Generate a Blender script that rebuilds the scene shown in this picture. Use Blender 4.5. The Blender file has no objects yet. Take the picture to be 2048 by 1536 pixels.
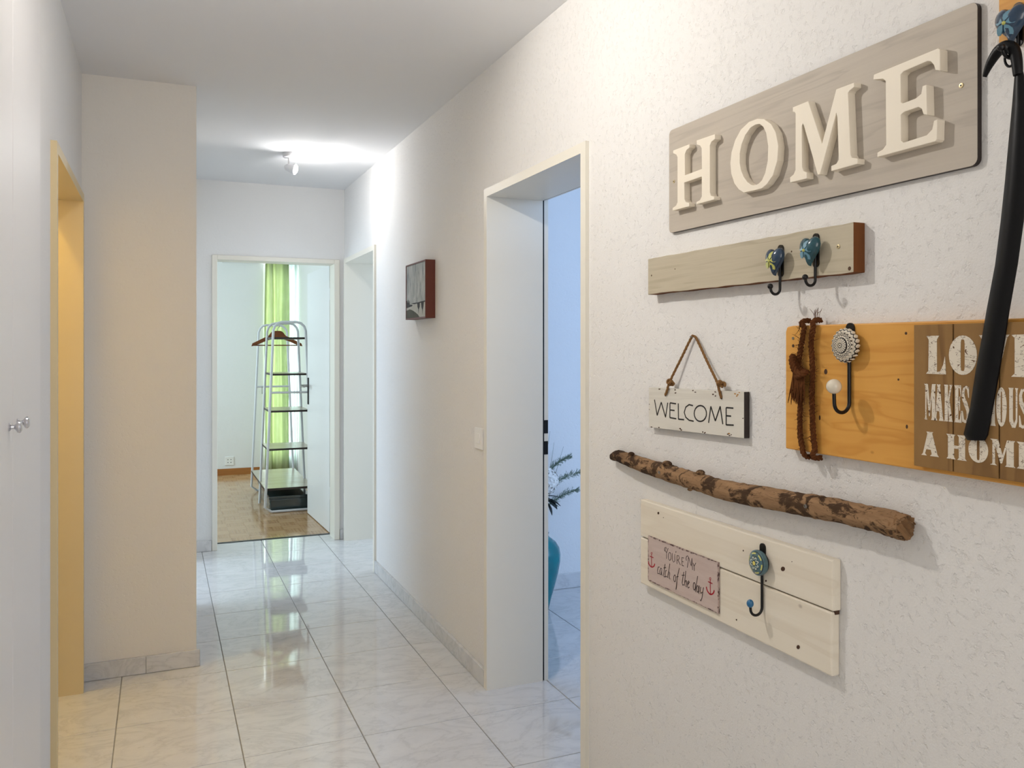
import bpy, bmesh, math, random
from mathutils import Vector
random.seed(7)
SC = bpy.context.scene
COL = SC.collection

# ------------------------------------------------------------------ camera
FPX, VPX, HOR, CAMH = 1665.0, 320.6, 693.4, 1.3616
YAW = math.atan((1024 - VPX) / FPX)
cam = bpy.data.cameras.new('camera')
cam.sensor_fit = 'HORIZONTAL'; cam.sensor_width = 36.0
cam.lens = 36.0 * FPX / 2048
cam.shift_y = (HOR - 768) / 2048
cam.clip_start = 0.02
camo = bpy.data.objects.new('camera', cam); COL.objects.link(camo)
camo.location = (0, 0, CAMH); camo.rotation_euler = (math.pi / 2, 0, -YAW)
SC.camera = camo

# ------------------------------------------------------------------ world, big daylight and added fill, exposure
w = bpy.data.worlds.new('World'); SC.world = w; w.use_nodes = True
w.node_tree.nodes['Background'].inputs[0].default_value = (0.72, 0.85, 1.0, 1)
w.node_tree.nodes['Background'].inputs[1].default_value = 1.6
SC.view_settings.view_transform = 'Standard'; SC.view_settings.look = 'None'
SC.view_settings.gamma = 1; SC.view_settings.use_curve_mapping = False
SC.view_settings.exposure = 0.17

def area(name, loc, rot, sx, sy, power, col):
    l = bpy.data.lights.new(name, 'AREA'); l.shape = 'RECTANGLE'; l.size = sx; l.size_y = sy
    l.energy = power; l.color = col
    o = bpy.data.objects.new(name, l); COL.objects.link(o); o.location = loc; o.rotation_euler = rot
    return o
HP = math.pi / 2
DAY = (0.78, 0.90, 1.0)
area('daylight_bedroom', (1.19, 9.34, 1.2), (-HP, 0, 0), 0.30, 2.1, 11, (0.86, 0.97, 1.0))       # through the curtained window
area('fill_bedroom_side', (-1.66, 7.7, 1.45), (0, -HP, 0), 1.4, 1.7, 46, (0.72, 0.93, 1.0))   # added fill to brighten the bedroom, no window modelled on this side
area('daylight_living', (2.52, 1.34, 1.4), (HP, 0, 0), 1.5, 1.7, 44, (0.44, 0.64, 1.0))           # room behind the near doorway
area('daylight_side', (3.26, 5.2, 1.35), (0, HP, 0), 1.6, 1.4, 26, (0.66, 0.82, 1.0))             # room behind the far doorway
area('daylight_kitchen', (-1.46, 5.2, 1.35), (0, -HP, 0), 1.6, 1.6, 36, (0.66, 0.82, 1.0))        # room on the left of the passage
area('fill_behind_camera', (0.45, -1.46, 1.5), (HP, 0, 0), 1.3, 1.7, 15, (1.0, 0.96, 0.92))        # added ambient fill for the hall, unseen behind the camera

# ------------------------------------------------------------------ photo geometry helpers
CA, SA = math.cos(YAW), math.sin(YAW)
def ray(px, py):
    k = (px - 1024) / FPX
    return (k * CA + SA, CA - k * SA, -(py - HOR) / FPX)
def hitX(X, px, py):
    d = ray(px, py); t = X / d[0]; return Vector((X, t * d[1], CAMH + t * d[2]))
def hitY(Y, px, py):
    d = ray(px, py); t = Y / d[1]; return Vector((t * d[0], Y, CAMH + t * d[2]))
def hitZ(Z, px, py):
    d = ray(px, py); t = (Z - CAMH) / d[2]; return Vector((t * d[0], t * d[1], Z))
RW = 1.203      # corridor's right wall
LW = -0.295     # left wall
CEIL = 2.473
def wallp(px, py, wd):            # (Y, Z) of a pixel on a plane standing wd off the right wall
    p = hitX(RW - wd, px, py); return (p.y, p.z)
def crop(ox, oy, s):
    return lambda pts, wd: [wallp(ox + x / s, oy + y / s, wd) for x, y in pts]

# ------------------------------------------------------------------ materials
def lin(c):
    return tuple(((v / 255) / 12.92 if v / 255 <= 0.04045 else ((v / 255 + 0.055) / 1.055) ** 2.4) for v in c) + (1,)
MATS = {}
class NT:
    def __init__(s, name):
        s.m = bpy.data.materials.new(name); s.m.use_nodes = True
        s.n = s.m.node_tree.nodes; s.l = s.m.node_tree.links
        s.b = s.n['Principled BSDF']; s.out = s.n['Material Output']
        MATS[name] = s.m
    def node(s, t, **kw):
        n = s.n.new(t)
        for k, v in kw.items():
            if hasattr(n, k): setattr(n, k, v)
            else: n.inputs[k.replace('_', ' ')].default_value = v
        return n
    def link(s, a, b): s.l.new(a, b)
    def val(s, sock, v):
        s.b.inputs[sock].default_value = v
    def ramp(s, fac, stops):
        r = s.n.new('ShaderNodeValToRGB'); e = r.color_ramp.elements
        e[0].position, e[0].color = stops[0]; e[1].position, e[1].color = stops[-1]
        for p, c in stops[1:-1]:
            x = e.new(p); x.color = c
        s.link(fac, r.inputs[0]); return r.outputs[0]
    def math(s, op, a, b=None, c=None):
        n = s.n.new('ShaderNodeMath'); n.operation = op
        for i, v in enumerate((a, b, c)):
            if v is None: continue
            if isinstance(v, (int, float)): n.inputs[i].default_value = v
            else: s.link(v, n.inputs[i])
        return n.outputs[0]
    def mix(s, fac, a, b):
        n = s.n.new('ShaderNodeMix'); n.data_type = 'RGBA'
        for i, v in ((0, fac), (6, a), (7, b)):
            if isinstance(v, (int, float)): n.inputs[i].default_value = v
            elif isinstance(v, tuple): n.inputs[i].default_value = v
            else: s.link(v, n.inputs[i])
        return n.outputs[2]
    def pos(s, scale=(1, 1, 1), rnd=0.0, obj=False):
        if obj: src = s.n.new('ShaderNodeTexCoord').outputs['Object']
        else: src = s.n.new('ShaderNodeNewGeometry').outputs['Position']
        if rnd:
            oi = s.n.new('ShaderNodeObjectInfo')
            sc = s.n.new('ShaderNodeVectorMath'); sc.operation = 'SCALE'
            cb = s.n.new('ShaderNodeCombineXYZ')
            s.link(oi.outputs['Random'], cb.inputs[0]); s.link(oi.outputs['Random'], cb.inputs[1]); s.link(oi.outputs['Random'], cb.inputs[2])
            s.link(cb.outputs[0], sc.inputs[0]); sc.inputs['Scale'].default_value = rnd
            ad = s.n.new('ShaderNodeVectorMath'); s.link(src, ad.inputs[0]); s.link(sc.outputs[0], ad.inputs[1]); src = ad.outputs[0]
        mp = s.n.new('ShaderNodeMapping'); mp.inputs['Scale'].default_value = scale
        s.link(src, mp.inputs['Vector']); return mp.outputs[0]
    def noise(s, vec, scale, detail=4, rough=0.5, dist=0.0):
        n = s.n.new('ShaderNodeTexNoise'); n.inputs['Scale'].default_value = scale
        n.inputs['Detail'].default_value = detail; n.inputs['Roughness'].default_value = rough
        n.inputs['Distortion'].default_value = dist; s.link(vec, n.inputs['Vector']); return n.outputs[0]
    def bump(s, h, strength, dist):
        b = s.n.new('ShaderNodeBump'); b.inputs['Strength'].default_value = strength
        b.inputs['Distance'].default_value = dist; s.link(h, b.inputs['Height'])
        s.link(b.outputs[0], s.b.inputs['Normal'])
    def base(s, c):
        if isinstance(c, tuple): s.b.inputs['Base Color'].default_value = c
        else: s.link(c, s.b.inputs['Base Color'])

def plain(name, rgb, rough=0.5, metal=0.0, spec=0.5, var=0.0, nscale=40, bump=0.0, coat=0.0):
    t = NT(name); c = lin(rgb); v = t.pos()
    n = t.noise(v, nscale, 3)
    if var:
        d = tuple(x * (1 - var) for x in c[:3]) + (1,)
        t.base(t.mix(n, d, c))
    else: t.base(c)
    if bump: t.bump(n, bump, 0.002)
    t.val('Roughness', rough); t.val('Metallic', metal); t.val('Specular IOR Level', spec)
    if coat: t.val('Coat Weight', coat); t.val('Coat Roughness', 0.05)
    return t.m

def plaster(name, rgb, rough_strength=0.35):
    t = NT(name); c = lin(rgb); v = t.pos()
    n1 = t.noise(v, 70, 5, 0.6); n2 = t.noise(v, 240, 3, 0.6); big = t.noise(v, 1.5, 2)
    pits = t.ramp(n1, [(0.30, (0, 0, 0, 1)), (0.46, (1, 1, 1, 1))])
    h = t.math('ADD', t.math('MULTIPLY', pits, 1.0), t.math('MULTIPLY', n2, 0.7))
    t.bump(h, rough_strength, 0.0022)
    t.base(t.mix(big, tuple(x * 0.97 for x in c[:3]) + (1,), c))
    t.val('Roughness', 0.9); t.val('Specular IOR Level', 0.15)
    return t.m

def marble(name, rough, veins=1.0, base=(217, 216, 215)):
    t = NT(name); v = t.pos((1.3, 2.2, 1.7), rnd=40)
    n1 = t.noise(v, 2.6, 9, 0.62, 1.4)
    vein = t.ramp(t.math('ABSOLUTE', t.math('SUBTRACT', n1, 0.5)), [(0.0, (1, 1, 1, 1)), (0.035, (0.25, 0.25, 0.25, 1)), (0.10, (0, 0, 0, 1))])
    n2 = t.noise(v, 7, 8, 0.7, 0.8)
    cloud = t.ramp(n2, [(0.40, (0, 0, 0, 1)), (0.72, (1, 1, 1, 1))])
    spots = t.ramp(t.noise(v, 16, 5, 0.7, 1.0), [(0.60, (0, 0, 0, 1)), (0.74, (1, 1, 1, 1))])
    b = lin(base)
    c1 = t.mix(t.math('MULTIPLY', cloud, 0.40), b, lin((196, 196, 198)))
    c2 = t.mix(t.math('MULTIPLY', vein, 0.22 * veins), c1, lin((148, 148, 150)))
    c3 = t.mix(t.math('MULTIPLY', spots, 0.34 * veins), c2, lin((140, 138, 138)))
    t.base(c3); t.val('Roughness', rough); t.val('Specular IOR Level', 0.85)
    return t.m

def wood(name, light, dark, scale=(14, 1.0, 26), rings=5.0, rough=0.55, knots=0.0, knotcol=(90, 52, 24), rnd=0.0, fine=0.5, seed=0.0, kscale=7):
    """grain runs along Y by default (scale per axis)"""
    t = NT(name); v = t.pos(scale, rnd=rnd)
    mp = t.node('ShaderNodeMapping'); mp.inputs['Location'].default_value = (seed, seed * 1.7, seed * 0.6); t.link(v, mp.inputs[0]); v = mp.outputs[0]
    n = t.noise(v, 1.0, 3, 0.5, 0.4)
    ring = t.math('FRACT', t.math('MULTIPLY', n, rings))
    ringr = t.ramp(ring, [(0.0, (0.2, 0.2, 0.2, 1)), (0.55, (0, 0, 0, 1)), (0.9, (0.8, 0.8, 0.8, 1)), (1.0, (0.2, 0.2, 0.2, 1))])
    v2 = t.pos((scale[0] * 9, scale[1] * 2.5, scale[2] * 9), rnd=rnd)
    f = t.noise(v2, 1.0, 4, 0.6)
    fac = t.math('ADD', t.math('MULTIPLY', ringr, 0.55), t.math('MULTIPLY', f, fine))
    c = t.mix(fac, lin(light), lin(dark))
    if knots:
        vo = t.node('ShaderNodeTexVoronoi'); vo.inputs['Scale'].default_value = kscale; vo.inputs['Randomness'].default_value = 1.0
        mp2 = t.node('ShaderNodeMapping'); mp2.inputs['Scale'].default_value = (0.4, 0.8, 1.2); mp2.inputs['Location'].default_value = (seed, seed, seed)
        t.link(t.pos(), mp2.inputs[0]); t.link(mp2.outputs[0], vo.inputs['Vector'])
        k = t.ramp(vo.outputs['Distance'], [(0.03, (1, 1, 1, 1)), (0.065, (0, 0, 0, 1))])
        c = t.mix(t.math('MULTIPLY', k, knots), c, lin(knotcol))
    t.base(c); t.val('Roughness', rough); t.val('Specular IOR Level', 0.3)
    t.bump(f, 0.15, 0.001)
    return t.m

def emit(name, rgb, strength):
    t = NT(name); t.base(lin(rgb)); t.val('Emission Color', lin(rgb)); t.val('Emission Strength', strength)
    return t.m

plaster('plaster_white', (236, 235, 233))
plaster('plaster_rough', (236, 234, 231), 0.65)
plaster('plaster_warm', (234, 230, 223))
plain('ceiling_paint', (240, 240, 241), 0.9, spec=0.1, var=0.02, nscale=3)
plain('frame_paint', (236, 231, 218), 0.38, var=0.02, nscale=8)
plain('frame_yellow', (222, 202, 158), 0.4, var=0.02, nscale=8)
plain('door_white', (238, 238, 238), 0.35)
plain('cupboard_white', (236, 234, 233), 0.4)
plain('switch_white', (240, 238, 234), 0.35)
plain('rubber_black', (12, 12, 14), 0.6)
plain('black_metal', (16, 15, 17), 0.35, 0.3)
plain('black_plastic', (6, 6, 8), 0.42, spec=0.22)
plain('chrome', (215, 215, 220), 0.08, 1.0)
plain('steel', (150, 148, 145), 0.3, 1.0)
plain('brass_screw', (206, 190, 150), 0.4, 0.8)
plain('grout', (150, 148, 144), 0.8, spec=0.2)
marble('marble_tile', 0.045)
marble('marble_base', 0.22, 1.2, (214, 213, 212))
plain('letter_cream', (240, 230, 212), 0.55, spec=0.3)
wood('wood_greyboard', (196, 186, 172), (168, 158, 146), (10, 1.6, 22), 4, 0.6, fine=0.45)
wood('wood_rail', (198, 188, 166), (164, 152, 128), (12, 1.4, 26), 5, 0.6, knots=0.0, fine=0.4, seed=3.1)
wood('wood_raw', (126, 74, 34), (62, 34, 16), (20, 14, 2.0), 3, 0.8)
wood('wood_pine', (226, 168, 84), (196, 130, 52), (9, 1.3, 15), 7, 0.5, knots=0.85, knotcol=(112, 58, 20), fine=0.30, seed=1.3, kscale=10)
wood('wood_white', (240, 232, 216), (222, 210, 190), (10, 1.1, 20), 2, 0.6, knots=0.55, knotcol=(96, 74, 52), fine=0.28, seed=5.2, kscale=9)
wood('wood_love', (158, 122, 74), (104, 72, 40), (16, 12, 1.5), 5, 0.75, knots=0.4, knotcol=(74, 44, 26), rnd=9, fine=0.5)
wood('wood_welcome', (226, 222, 212), (206, 201, 190), (10, 1.2, 26), 3, 0.6, fine=0.4, seed=2.0)
wood('wood_hanger', (132, 76, 40), (90, 46, 22), (2, 16, 16), 3, 0.45)
wood('wood_skirting', (178, 118, 62), (140, 84, 40), (1.2, 14, 20), 3, 0.45)
wood('wood_shelf', (196, 186, 168), (166, 152, 130), (1.5, 14, 14), 3, 0.25)
plain('shelf_edge', (44, 34, 30), 0.5)
wood('parquet_x', (204, 170, 130), (164, 124, 84), (1.4, 44, 14), 3, 0.13, rnd=23)
wood('parquet_y', (196, 160, 120), (154, 114, 76), (44, 1.4, 14), 3, 0.13, rnd=23)
plain('parquet_joint', (92, 56, 28), 0.5)
plain('wood_frame_red', (104, 44, 26), 0.45, var=0.25, nscale=60)
plain('jute', (150, 112, 72), 0.95, spec=0.1, var=0.45, nscale=220)
plain('coir', (112, 68, 38), 0.95, spec=0.1, var=0.55, nscale=260)
plain('ink_black', (24, 20, 20), 0.6)
plain('ink_sepia', (52, 34, 32), 0.7)
plain('ink_red', (170, 20, 40), 0.6)
plain('glaze_blue', (28, 62, 92), 0.12, var=0.6, nscale=60, coat=0.6)
plain('glaze_teal', (16, 84, 98), 0.12, var=0.6, nscale=60, coat=0.6)
plain('glaze_green', (44, 100, 84), 0.12, var=0.5, nscale=70, coat=0.6)
plain('glaze_yellow', (190, 190, 96), 0.2, coat=0.5)
plain('glaze_pale', (96, 140, 160), 0.2, coat=0.5)
plain('ball_cream', (226, 216, 196), 0.15, coat=0.5)
plain('ball_blue', (40, 104, 148), 0.35)
plain('rack_white', (214, 216, 220), 0.3)
plain('dark_box', (44, 60, 62), 0.07, spec=1.0)
plain('leaf_dark', (26, 36, 34), 0.5)
plain('leaf_green', (112, 134, 112), 0.6, var=0.4, nscale=90)
plain('petal_white', (240, 238, 232), 0.7)
plain('stem_green', (70, 88, 52), 0.7)
plain('chip_brown', (74, 48, 30), 0.8)
plain('chip_ochre', (176, 128, 66), 0.8)
plain('lamp_white', (232, 232, 234), 0.35)
emit('bulb_glow', (255, 246, 232), 30)
emit('bulb_warm', (255, 214, 140), 12)

def mk_special():
    # painted knobs: polar pattern in the knob's own plane (object Y/Z)
    def polar(name, rings, nrad, dark, light, extra=None, rough=0.2):
        t = NT(name); tc = t.node('ShaderNodeTexCoord'); sp = t.node('ShaderNodeSeparateXYZ'); t.link(tc.outputs['Object'], sp.inputs[0])
        y, z = sp.outputs[1], sp.outputs[2]
        r = t.math('SQRT', t.math('ADD', t.math('MULTIPLY', y, y), t.math('MULTIPLY', z, z)))
        a = t.math('ARCTAN2', z, y)
        return t, r, a
    # cream rosette with black lines
    t, r, a = polar('knob_rosette', 0, 0, 0, 0)
    sp = t.math('SINE', t.math('MULTIPLY', a, 18))
    inner = t.math('LESS_THAN', r, 0.0135)
    spokes = t.math('MULTIPLY', t.math('LESS_THAN', sp, -0.55), t.math('MULTIPLY', inner, t.math('GREATER_THAN', r, 0.005)))
    zig = t.math('ADD', r, t.math('MULTIPLY', t.math('SINE', t.math('MULTIPLY', a, 20)), 0.0012))
    def band(x, c, hw): return t.math('LESS_THAN', t.math('ABSOLUTE', t.math('SUBTRACT', x, c)), hw)
    k = t.math('MAXIMUM', spokes, band(r, 0.0142, 0.0009))
    k = t.math('MAXIMUM', k, band(zig, 0.0190, 0.0009)); k = t.math('MAXIMUM', k, band(zig, 0.0222, 0.0007))
    k = t.math('MAXIMUM', k, band(r, 0.0042, 0.0007)); k = t.math('MAXIMUM', k, t.math('LESS_THAN', r, 0.0015))
    k = t.math('MAXIMUM', k, band(zig, 0.0290, 0.0010))
    t.base(t.mix(k, lin((216, 206, 188)), lin((38, 32, 30)))); t.val('Roughness', 0.25)
    # blue-grey knob with a yellow and white flower
    t, r, a = polar('knob_flower', 0, 0, 0, 0)
    def band2(x, c, hw): return t.math('LESS_THAN', t.math('ABSOLUTE', t.math('SUBTRACT', x, c)), hw)
    pet = t.math('ADD', r, t.math('MULTIPLY', t.math('ABSOLUTE', t.math('SINE', t.math('MULTIPLY', a, 4))), -0.006))
    n = t.noise(t.pos(), 120, 3)
    c = t.mix(n, lin((44, 78, 92)), lin((86, 118, 122)))
    c = t.mix(band2(pet, 0.0068, 0.0013), c, lin((214, 220, 206)))
    c = t.mix(band2(pet, 0.0090, 0.0008), c, lin((20, 30, 36)))
    c = t.mix(t.math('MULTIPLY', band2(r, 0.0205, 0.0014), t.math('GREATER_THAN', t.math('SINE', t.math('MULTIPLY', a, 6)), -0.3)), c, lin((206, 204, 110)))
    c = t.mix(band2(r, 0.0232, 0.0006), c, lin((18, 26, 32)))
    c = t.mix(t.math('LESS_THAN', r, 0.0046), c, lin((224, 214, 118)))
    c = t.mix(band2(r, 0.0050, 0.0006), c, lin((18, 26, 32)))
    t.base(c); t.val('Roughness', 0.15); t.val('Coat Weight', 0.5)
    # chipped white stencil paint
    t = NT('stencil_white'); v = t.pos((1, 1.0, 1.0))
    n1 = t.noise(v, 95, 4, 0.65, 0.6); n2 = t.noise(t.pos((1, 1, 2.2)), 30, 4, 0.6, 1.0)
    m1 = t.math('GREATER_THAN', n1, 0.64)
    m2 = t.math('LESS_THAN', t.math('ABSOLUTE', t.math('SUBTRACT', n2, 0.5)), 0.006)
    t.base(t.mix(t.math('MAXIMUM', m1, m2), lin((224, 214, 196)), lin((96, 66, 38)))); t.val('Roughness', 0.8)
    # tin plaque: rosy grey print with dark worn rim
    t = NT('plaque_print'); v = t.pos((1, 3, 26)); n = t.noise(v, 3, 4, 0.6, 0.6)
    t.base(t.mix(n, lin((188, 166, 158)), lin((214, 198, 190)))); t.val('Roughness', 0.45)
    t = NT('plaque_rim'); n = t.noise(t.pos(), 130, 4, 0.6)
    t.base(t.mix(t.ramp(n, [(0.42, (0, 0, 0, 1)), (0.55, (1, 1, 1, 1))]), lin((78, 52, 50)), lin((186, 164, 156)))); t.val('Roughness', 0.6)
    # bark of the driftwood branch
    t = NT('driftwood'); n = t.noise(t.pos((6, 4.5, 6)), 4, 7, 0.68, 1.0)
    f = t.noise(t.pos((34, 4, 34)), 2.4, 6, 0.65, 0.3)
    cr = t.ramp(t.noise(t.pos((40, 7, 40)), 3.0, 5, 0.7, 0.6), [(0.34, (1, 1, 1, 1)), (0.44, (0, 0, 0, 1))])
    pat = t.ramp(n, [(0.50, (0, 0, 0, 1)), (0.56, (1, 1, 1, 1))])
    sy = t.node('ShaderNodeSeparateXYZ'); t.link(t.pos(), sy.inputs[0])
    tip = t.math('MULTIPLY', t.math('MAXIMUM', t.math('SUBTRACT', sy.outputs[1], 1.93), 0.0), 5.0)      # bark left on the thin end
    c = t.mix(f, lin((104, 76, 54)), lin((186, 150, 112)))
    c = t.mix(t.math('MULTIPLY', cr, 0.7), c, lin((70, 48, 34)))
    c = t.mix(t.math('MINIMUM', t.math('ADD', t.math('MULTIPLY', pat, 0.85), tip), 0.95), c, lin((46, 32, 24)))
    t.base(c); t.val('Roughness', 0.9); t.val('Specular IOR Level', 0.15); t.bump(t.math('ADD', f, t.math('MULTIPLY', n, 0.6)), 0.9, 0.004)
    plain('driftwood_end', (150, 112, 74), 0.9, var=0.5, nscale=90, bump=0.6)
    # landscape canvas: grey brushed sky
    t = NT('canvas_sky'); n = t.noise(t.pos((8, 26, 6)), 1.6, 6, 0.65, 0.7)
    t.base(t.ramp(n, [(0.30, lin((116, 122, 124))), (0.5, lin((164, 168, 166))), (0.7, lin((206, 208, 204)))])); t.val('Roughness', 0.6)
    t = NT('canvas_water'); n = t.noise(t.pos((8, 26, 10)), 1.6, 5, 0.65, 0.6)
    t.base(t.mix(n, lin((150, 152, 146)), lin((206, 204, 194)))); t.val('Roughness', 0.6)
    plain('canvas_dark', (46, 46, 44), 0.7, var=0.4, nscale=90)
    plain('canvas_green', (84, 84, 66), 0.7, var=0.5, nscale=60)
    # sheer green curtain
    t = NT('curtain_sheer'); n = t.noise(t.pos((1, 1, 0.5)), 20, 3)
    df = t.node('ShaderNodeBsdfDiffuse'); tl = t.node('ShaderNodeBsdfTranslucent'); mx = t.node('ShaderNodeMixShader')
    c = t.mix(n, lin((196, 206, 164)), lin((212, 219, 188)))
    t.link(c, df.inputs[0]); t.link(c, tl.inputs[0]); mx.inputs[0].default_value = 0.6
    t.link(df.outputs[0], mx.inputs[1]); t.link(tl.outputs[0], mx.inputs[2]); t.link(mx.outputs[0], t.out.inputs[0])
    t = NT('curtain_white')
    df = t.node('ShaderNodeBsdfDiffuse'); tl = t.node('ShaderNodeBsdfTranslucent'); mx = t.node('ShaderNodeMixShader')
    df.inputs[0].default_value = tl.inputs[0].default_value = lin((236, 244, 240)); mx.inputs[0].default_value = 0.65
    t.link(df.outputs[0], mx.inputs[1]); t.link(tl.outputs[0], mx.inputs[2]); t.link(mx.outputs[0], t.out.inputs[0])
    # glazing and teal vase glass
    t = NT('glass_pane'); t.base((1, 1, 1, 1)); t.val('Roughness', 0.0); t.val('Transmission Weight', 1.0); t.val('IOR', 1.05)
    t = NT('vase_glass'); n = t.noise(t.pos(), 12, 2)
    t.base(t.mix(n, lin((0, 98, 112)), lin((0, 140, 150)))); t.val('Roughness', 0.06); t.val('Specular IOR Level', 0.4); t.val('Coat Weight', 0.15); t.val('Coat Roughness', 0.03)
mk_special()

# ------------------------------------------------------------------ mesh helpers
class MB:
    def __init__(s): s.v = []; s.f = []
    def add(s, vs, fs):
        o = len(s.v); s.v += [Vector(p) for p in vs]; s.f += [[i + o for i in f] for f in fs]; return s
    def box(s, x0, x1, y0, y1, z0, z1):
        return s.add([(x, y, z) for z in (z0, z1) for y in (y0, y1) for x in (x0, x1)],
                     [(0, 2, 3, 1), (4, 5, 7, 6), (0, 1, 5, 4), (2, 6, 7, 3), (0, 4, 6, 2), (1, 3, 7, 5)])
    def tube(s, path, r, n=10, cap=True, wob=0.0):
        P = [Vector(p) for p in path]; m = len(P)
        R = r if isinstance(r, (list, tuple)) else [r] * m
        T = [(P[min(i + 1, m - 1)] - P[max(i - 1, 0)]).normalized() for i in range(m)]
        u = T[0].orthogonal().normalized(); vs = []; fs = []
        for i in range(m):
            u = (u - T[i] * u.dot(T[i])).normalized(); b = T[i].cross(u)
            for k in range(n):
                a = 2 * math.pi * k / n; rr = R[i] * (1 + wob * random.uniform(-1, 1))
                vs.append(P[i] + (u * math.cos(a) + b * math.sin(a)) * rr)
        for i in range(m - 1):
            for k in range(n):
                fs.append((i * n + k, i * n + (k + 1) % n, (i + 1) * n + (k + 1) % n, (i + 1) * n + k))
        if cap: fs += [tuple(range(n - 1, -1, -1)), tuple((m - 1) * n + k for k in range(n))]
        return s.add(vs, fs)
    def sphere(s, c, r, n=16, m=10, sc=(1, 1, 1)):
        c = Vector(c); vs = [c + Vector((0, 0, r * sc[2]))]; fs = []
        for j in range(1, m):
            t = math.pi * j / m
            for k in range(n):
                a = 2 * math.pi * k / n
                vs.append(c + Vector((r * sc[0] * math.sin(t) * math.cos(a), r * sc[1] * math.sin(t) * math.sin(a), r * sc[2] * math.cos(t))))
        vs.append(c - Vector((0, 0, r * sc[2]))); L = len(vs) - 1
        for k in range(n):
            fs.append((0, 1 + k, 1 + (k + 1) % n)); b = 1 + (m - 2) * n; fs.append((L, b + (k + 1) % n, b + k))
            for j in range(m - 2):
                p = 1 + j * n; fs.append((p + k, p + n + k, p + n + (k + 1) % n, p + (k + 1) % n))
        return s.add(vs, fs)
    def prism(s, yz, w0, w1):                   # polygon on the right wall, from wall distance w0 to w1
        n = len(yz)
        vs = [(RW - w0, y, z) for y, z in yz] + [(RW - w1, y, z) for y, z in yz]
        return s.add(vs, [tuple(range(n)), tuple(range(2 * n - 1, n - 1, -1))] + [(i, (i + 1) % n, n + (i + 1) % n, n + i) for i in range(n)])
    def ring(s, outer, inner, w0, w1):          # same count
        n = len(outer); vs = []
        for wd in (w0, w1):
            vs += [(RW - wd, y, z) for y, z in outer] + [(RW - wd, y, z) for y, z in inner]
        fs = []
        for i in range(n):
            j = (i + 1) % n
            fs += [(i, j, n + j, n + i), (2 * n + i, 3 * n + i, 3 * n + j, 2 * n + j), (i, 2 * n + i, 2 * n + j, j), (n + i, n + j, 3 * n + j, 3 * n + i)]
        return s.add(vs, fs)
    def lathe(s, c, ax, prof, n=24, wave=None):     # prof: (radius, height along ax); ax 'z', 'x-', 'z-'
        c = Vector(c)
        D = {'z': ((1, 0, 0), (0, 1, 0), (0, 0, 1)), 'z-': ((1, 0, 0), (0, 1, 0), (0, 0, -1)), 'x-': ((0, 1, 0), (0, 0, 1), (-1, 0, 0)), 'x+': ((0, 1, 0), (0, 0, 1), (1, 0, 0))}
        if isinstance(ax, str): U, V, A = [Vector(q) for q in D[ax]]
        else:
            A = Vector(ax).normalized(); U = A.orthogonal().normalized(); V = A.cross(U)
        vs = []; fs = []; m = len(prof)
        for j, (r, h) in enumerate(prof):
            for k in range(n):
                a = 2 * math.pi * k / n; rr = r * (wave(j, a) if wave else 1)
                vs.append(c + U * rr * math.cos(a) + V * rr * math.sin(a) + A * h)
        for j in range(m - 1):
            for k in range(n): fs.append((j * n + k, j * n + (k + 1) % n, (j + 1) * n + (k + 1) % n, (j + 1) * n + k))
        fs += [tuple(range(n)), tuple((m - 1) * n + k for k in range(n))]
        return s.add(vs, fs)
    def stroke(s, yz, wd, hw, th=0.0005):       # flat painted stroke on a plane off the right wall
        n = len(yz); P = [Vector((y, z)) for y, z in yz]; L = []; Rr = []
        for i in range(n):
            t = (P[min(i + 1, n - 1)] - P[max(i - 1, 0)])
            if t.length < 1e-9: t = Vector((1, 0))
            t.normalize(); q = Vector((-t.y, t.x)) * hw
            L.append(P[i] + q); Rr.append(P[i] - q)
        for i in range(n - 1):
            s.prism([tuple(L[i]), tuple(L[i + 1]), tuple(Rr[i + 1]), tuple(Rr[i])], wd, wd + th)
        return s

WPOS = {}
def link(o, parent, org):
    COL.objects.link(o)
    if parent is not None:
        o.parent = parent; o.location = org - WPOS[parent.name]
    else: o.location = org
    WPOS[o.name] = Vector(org)
def tag(o, label=None, cat=None, group=None, kind=None):
    if label: o['label'] = label
    if cat: o['category'] = cat
    if group: o['group'] = group
    if kind: o['kind'] = kind
    return o
def mk(name, mb, mat, parent=None, origin=None, smooth=False, bevel=0.0, slot=None, label=None, cat=None, group=None, kind=None):
    if origin is None:
        xs = [v.x for v in mb.v]; ys = [v.y for v in mb.v]; zs = [v.z for v in mb.v]
        origin = Vector(((min(xs) + max(xs)) / 2, (min(ys) + max(ys)) / 2, min(zs)))
    origin = Vector(origin)
    me = bpy.data.meshes.new(name); me.from_pydata([v - origin for v in mb.v], [], mb.f)
    bm = bmesh.new(); bm.from_mesh(me); bmesh.ops.recalc_face_normals(bm, faces=bm.faces)
    bm.normal_update(); bm.to_mesh(me); bm.free()
    ms = mat if isinstance(mat, (list, tuple)) else [mat]
    for m in ms: me.materials.append(MATS[m])
    if slot:
        for p in me.polygons: p.material_index = slot(p.normal, p.center + origin)
    if smooth:
        for p in me.polygons: p.use_smooth = True
        me.set_sharp_from_angle(angle=math.radians(38))
    o = bpy.data.objects.new(name, me); link(o, parent, origin)
    if bevel:
        b = o.modifiers.new('bevel', 'BEVEL'); b.width = bevel; b.segments = 2; b.limit_method = 'ANGLE'; b.angle_limit = math.radians(50)
    return tag(o, label, cat, group, kind)
def empty(name, loc, label=None, cat=None, group=None):
    o = bpy.data.objects.new(name, None); o.empty_display_size = 0.05; link(o, None, Vector(loc))
    return tag(o, label, cat, group)
def boxes(*bs):
    m = MB()
    for b in bs: m.box(*b)
    return m
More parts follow.
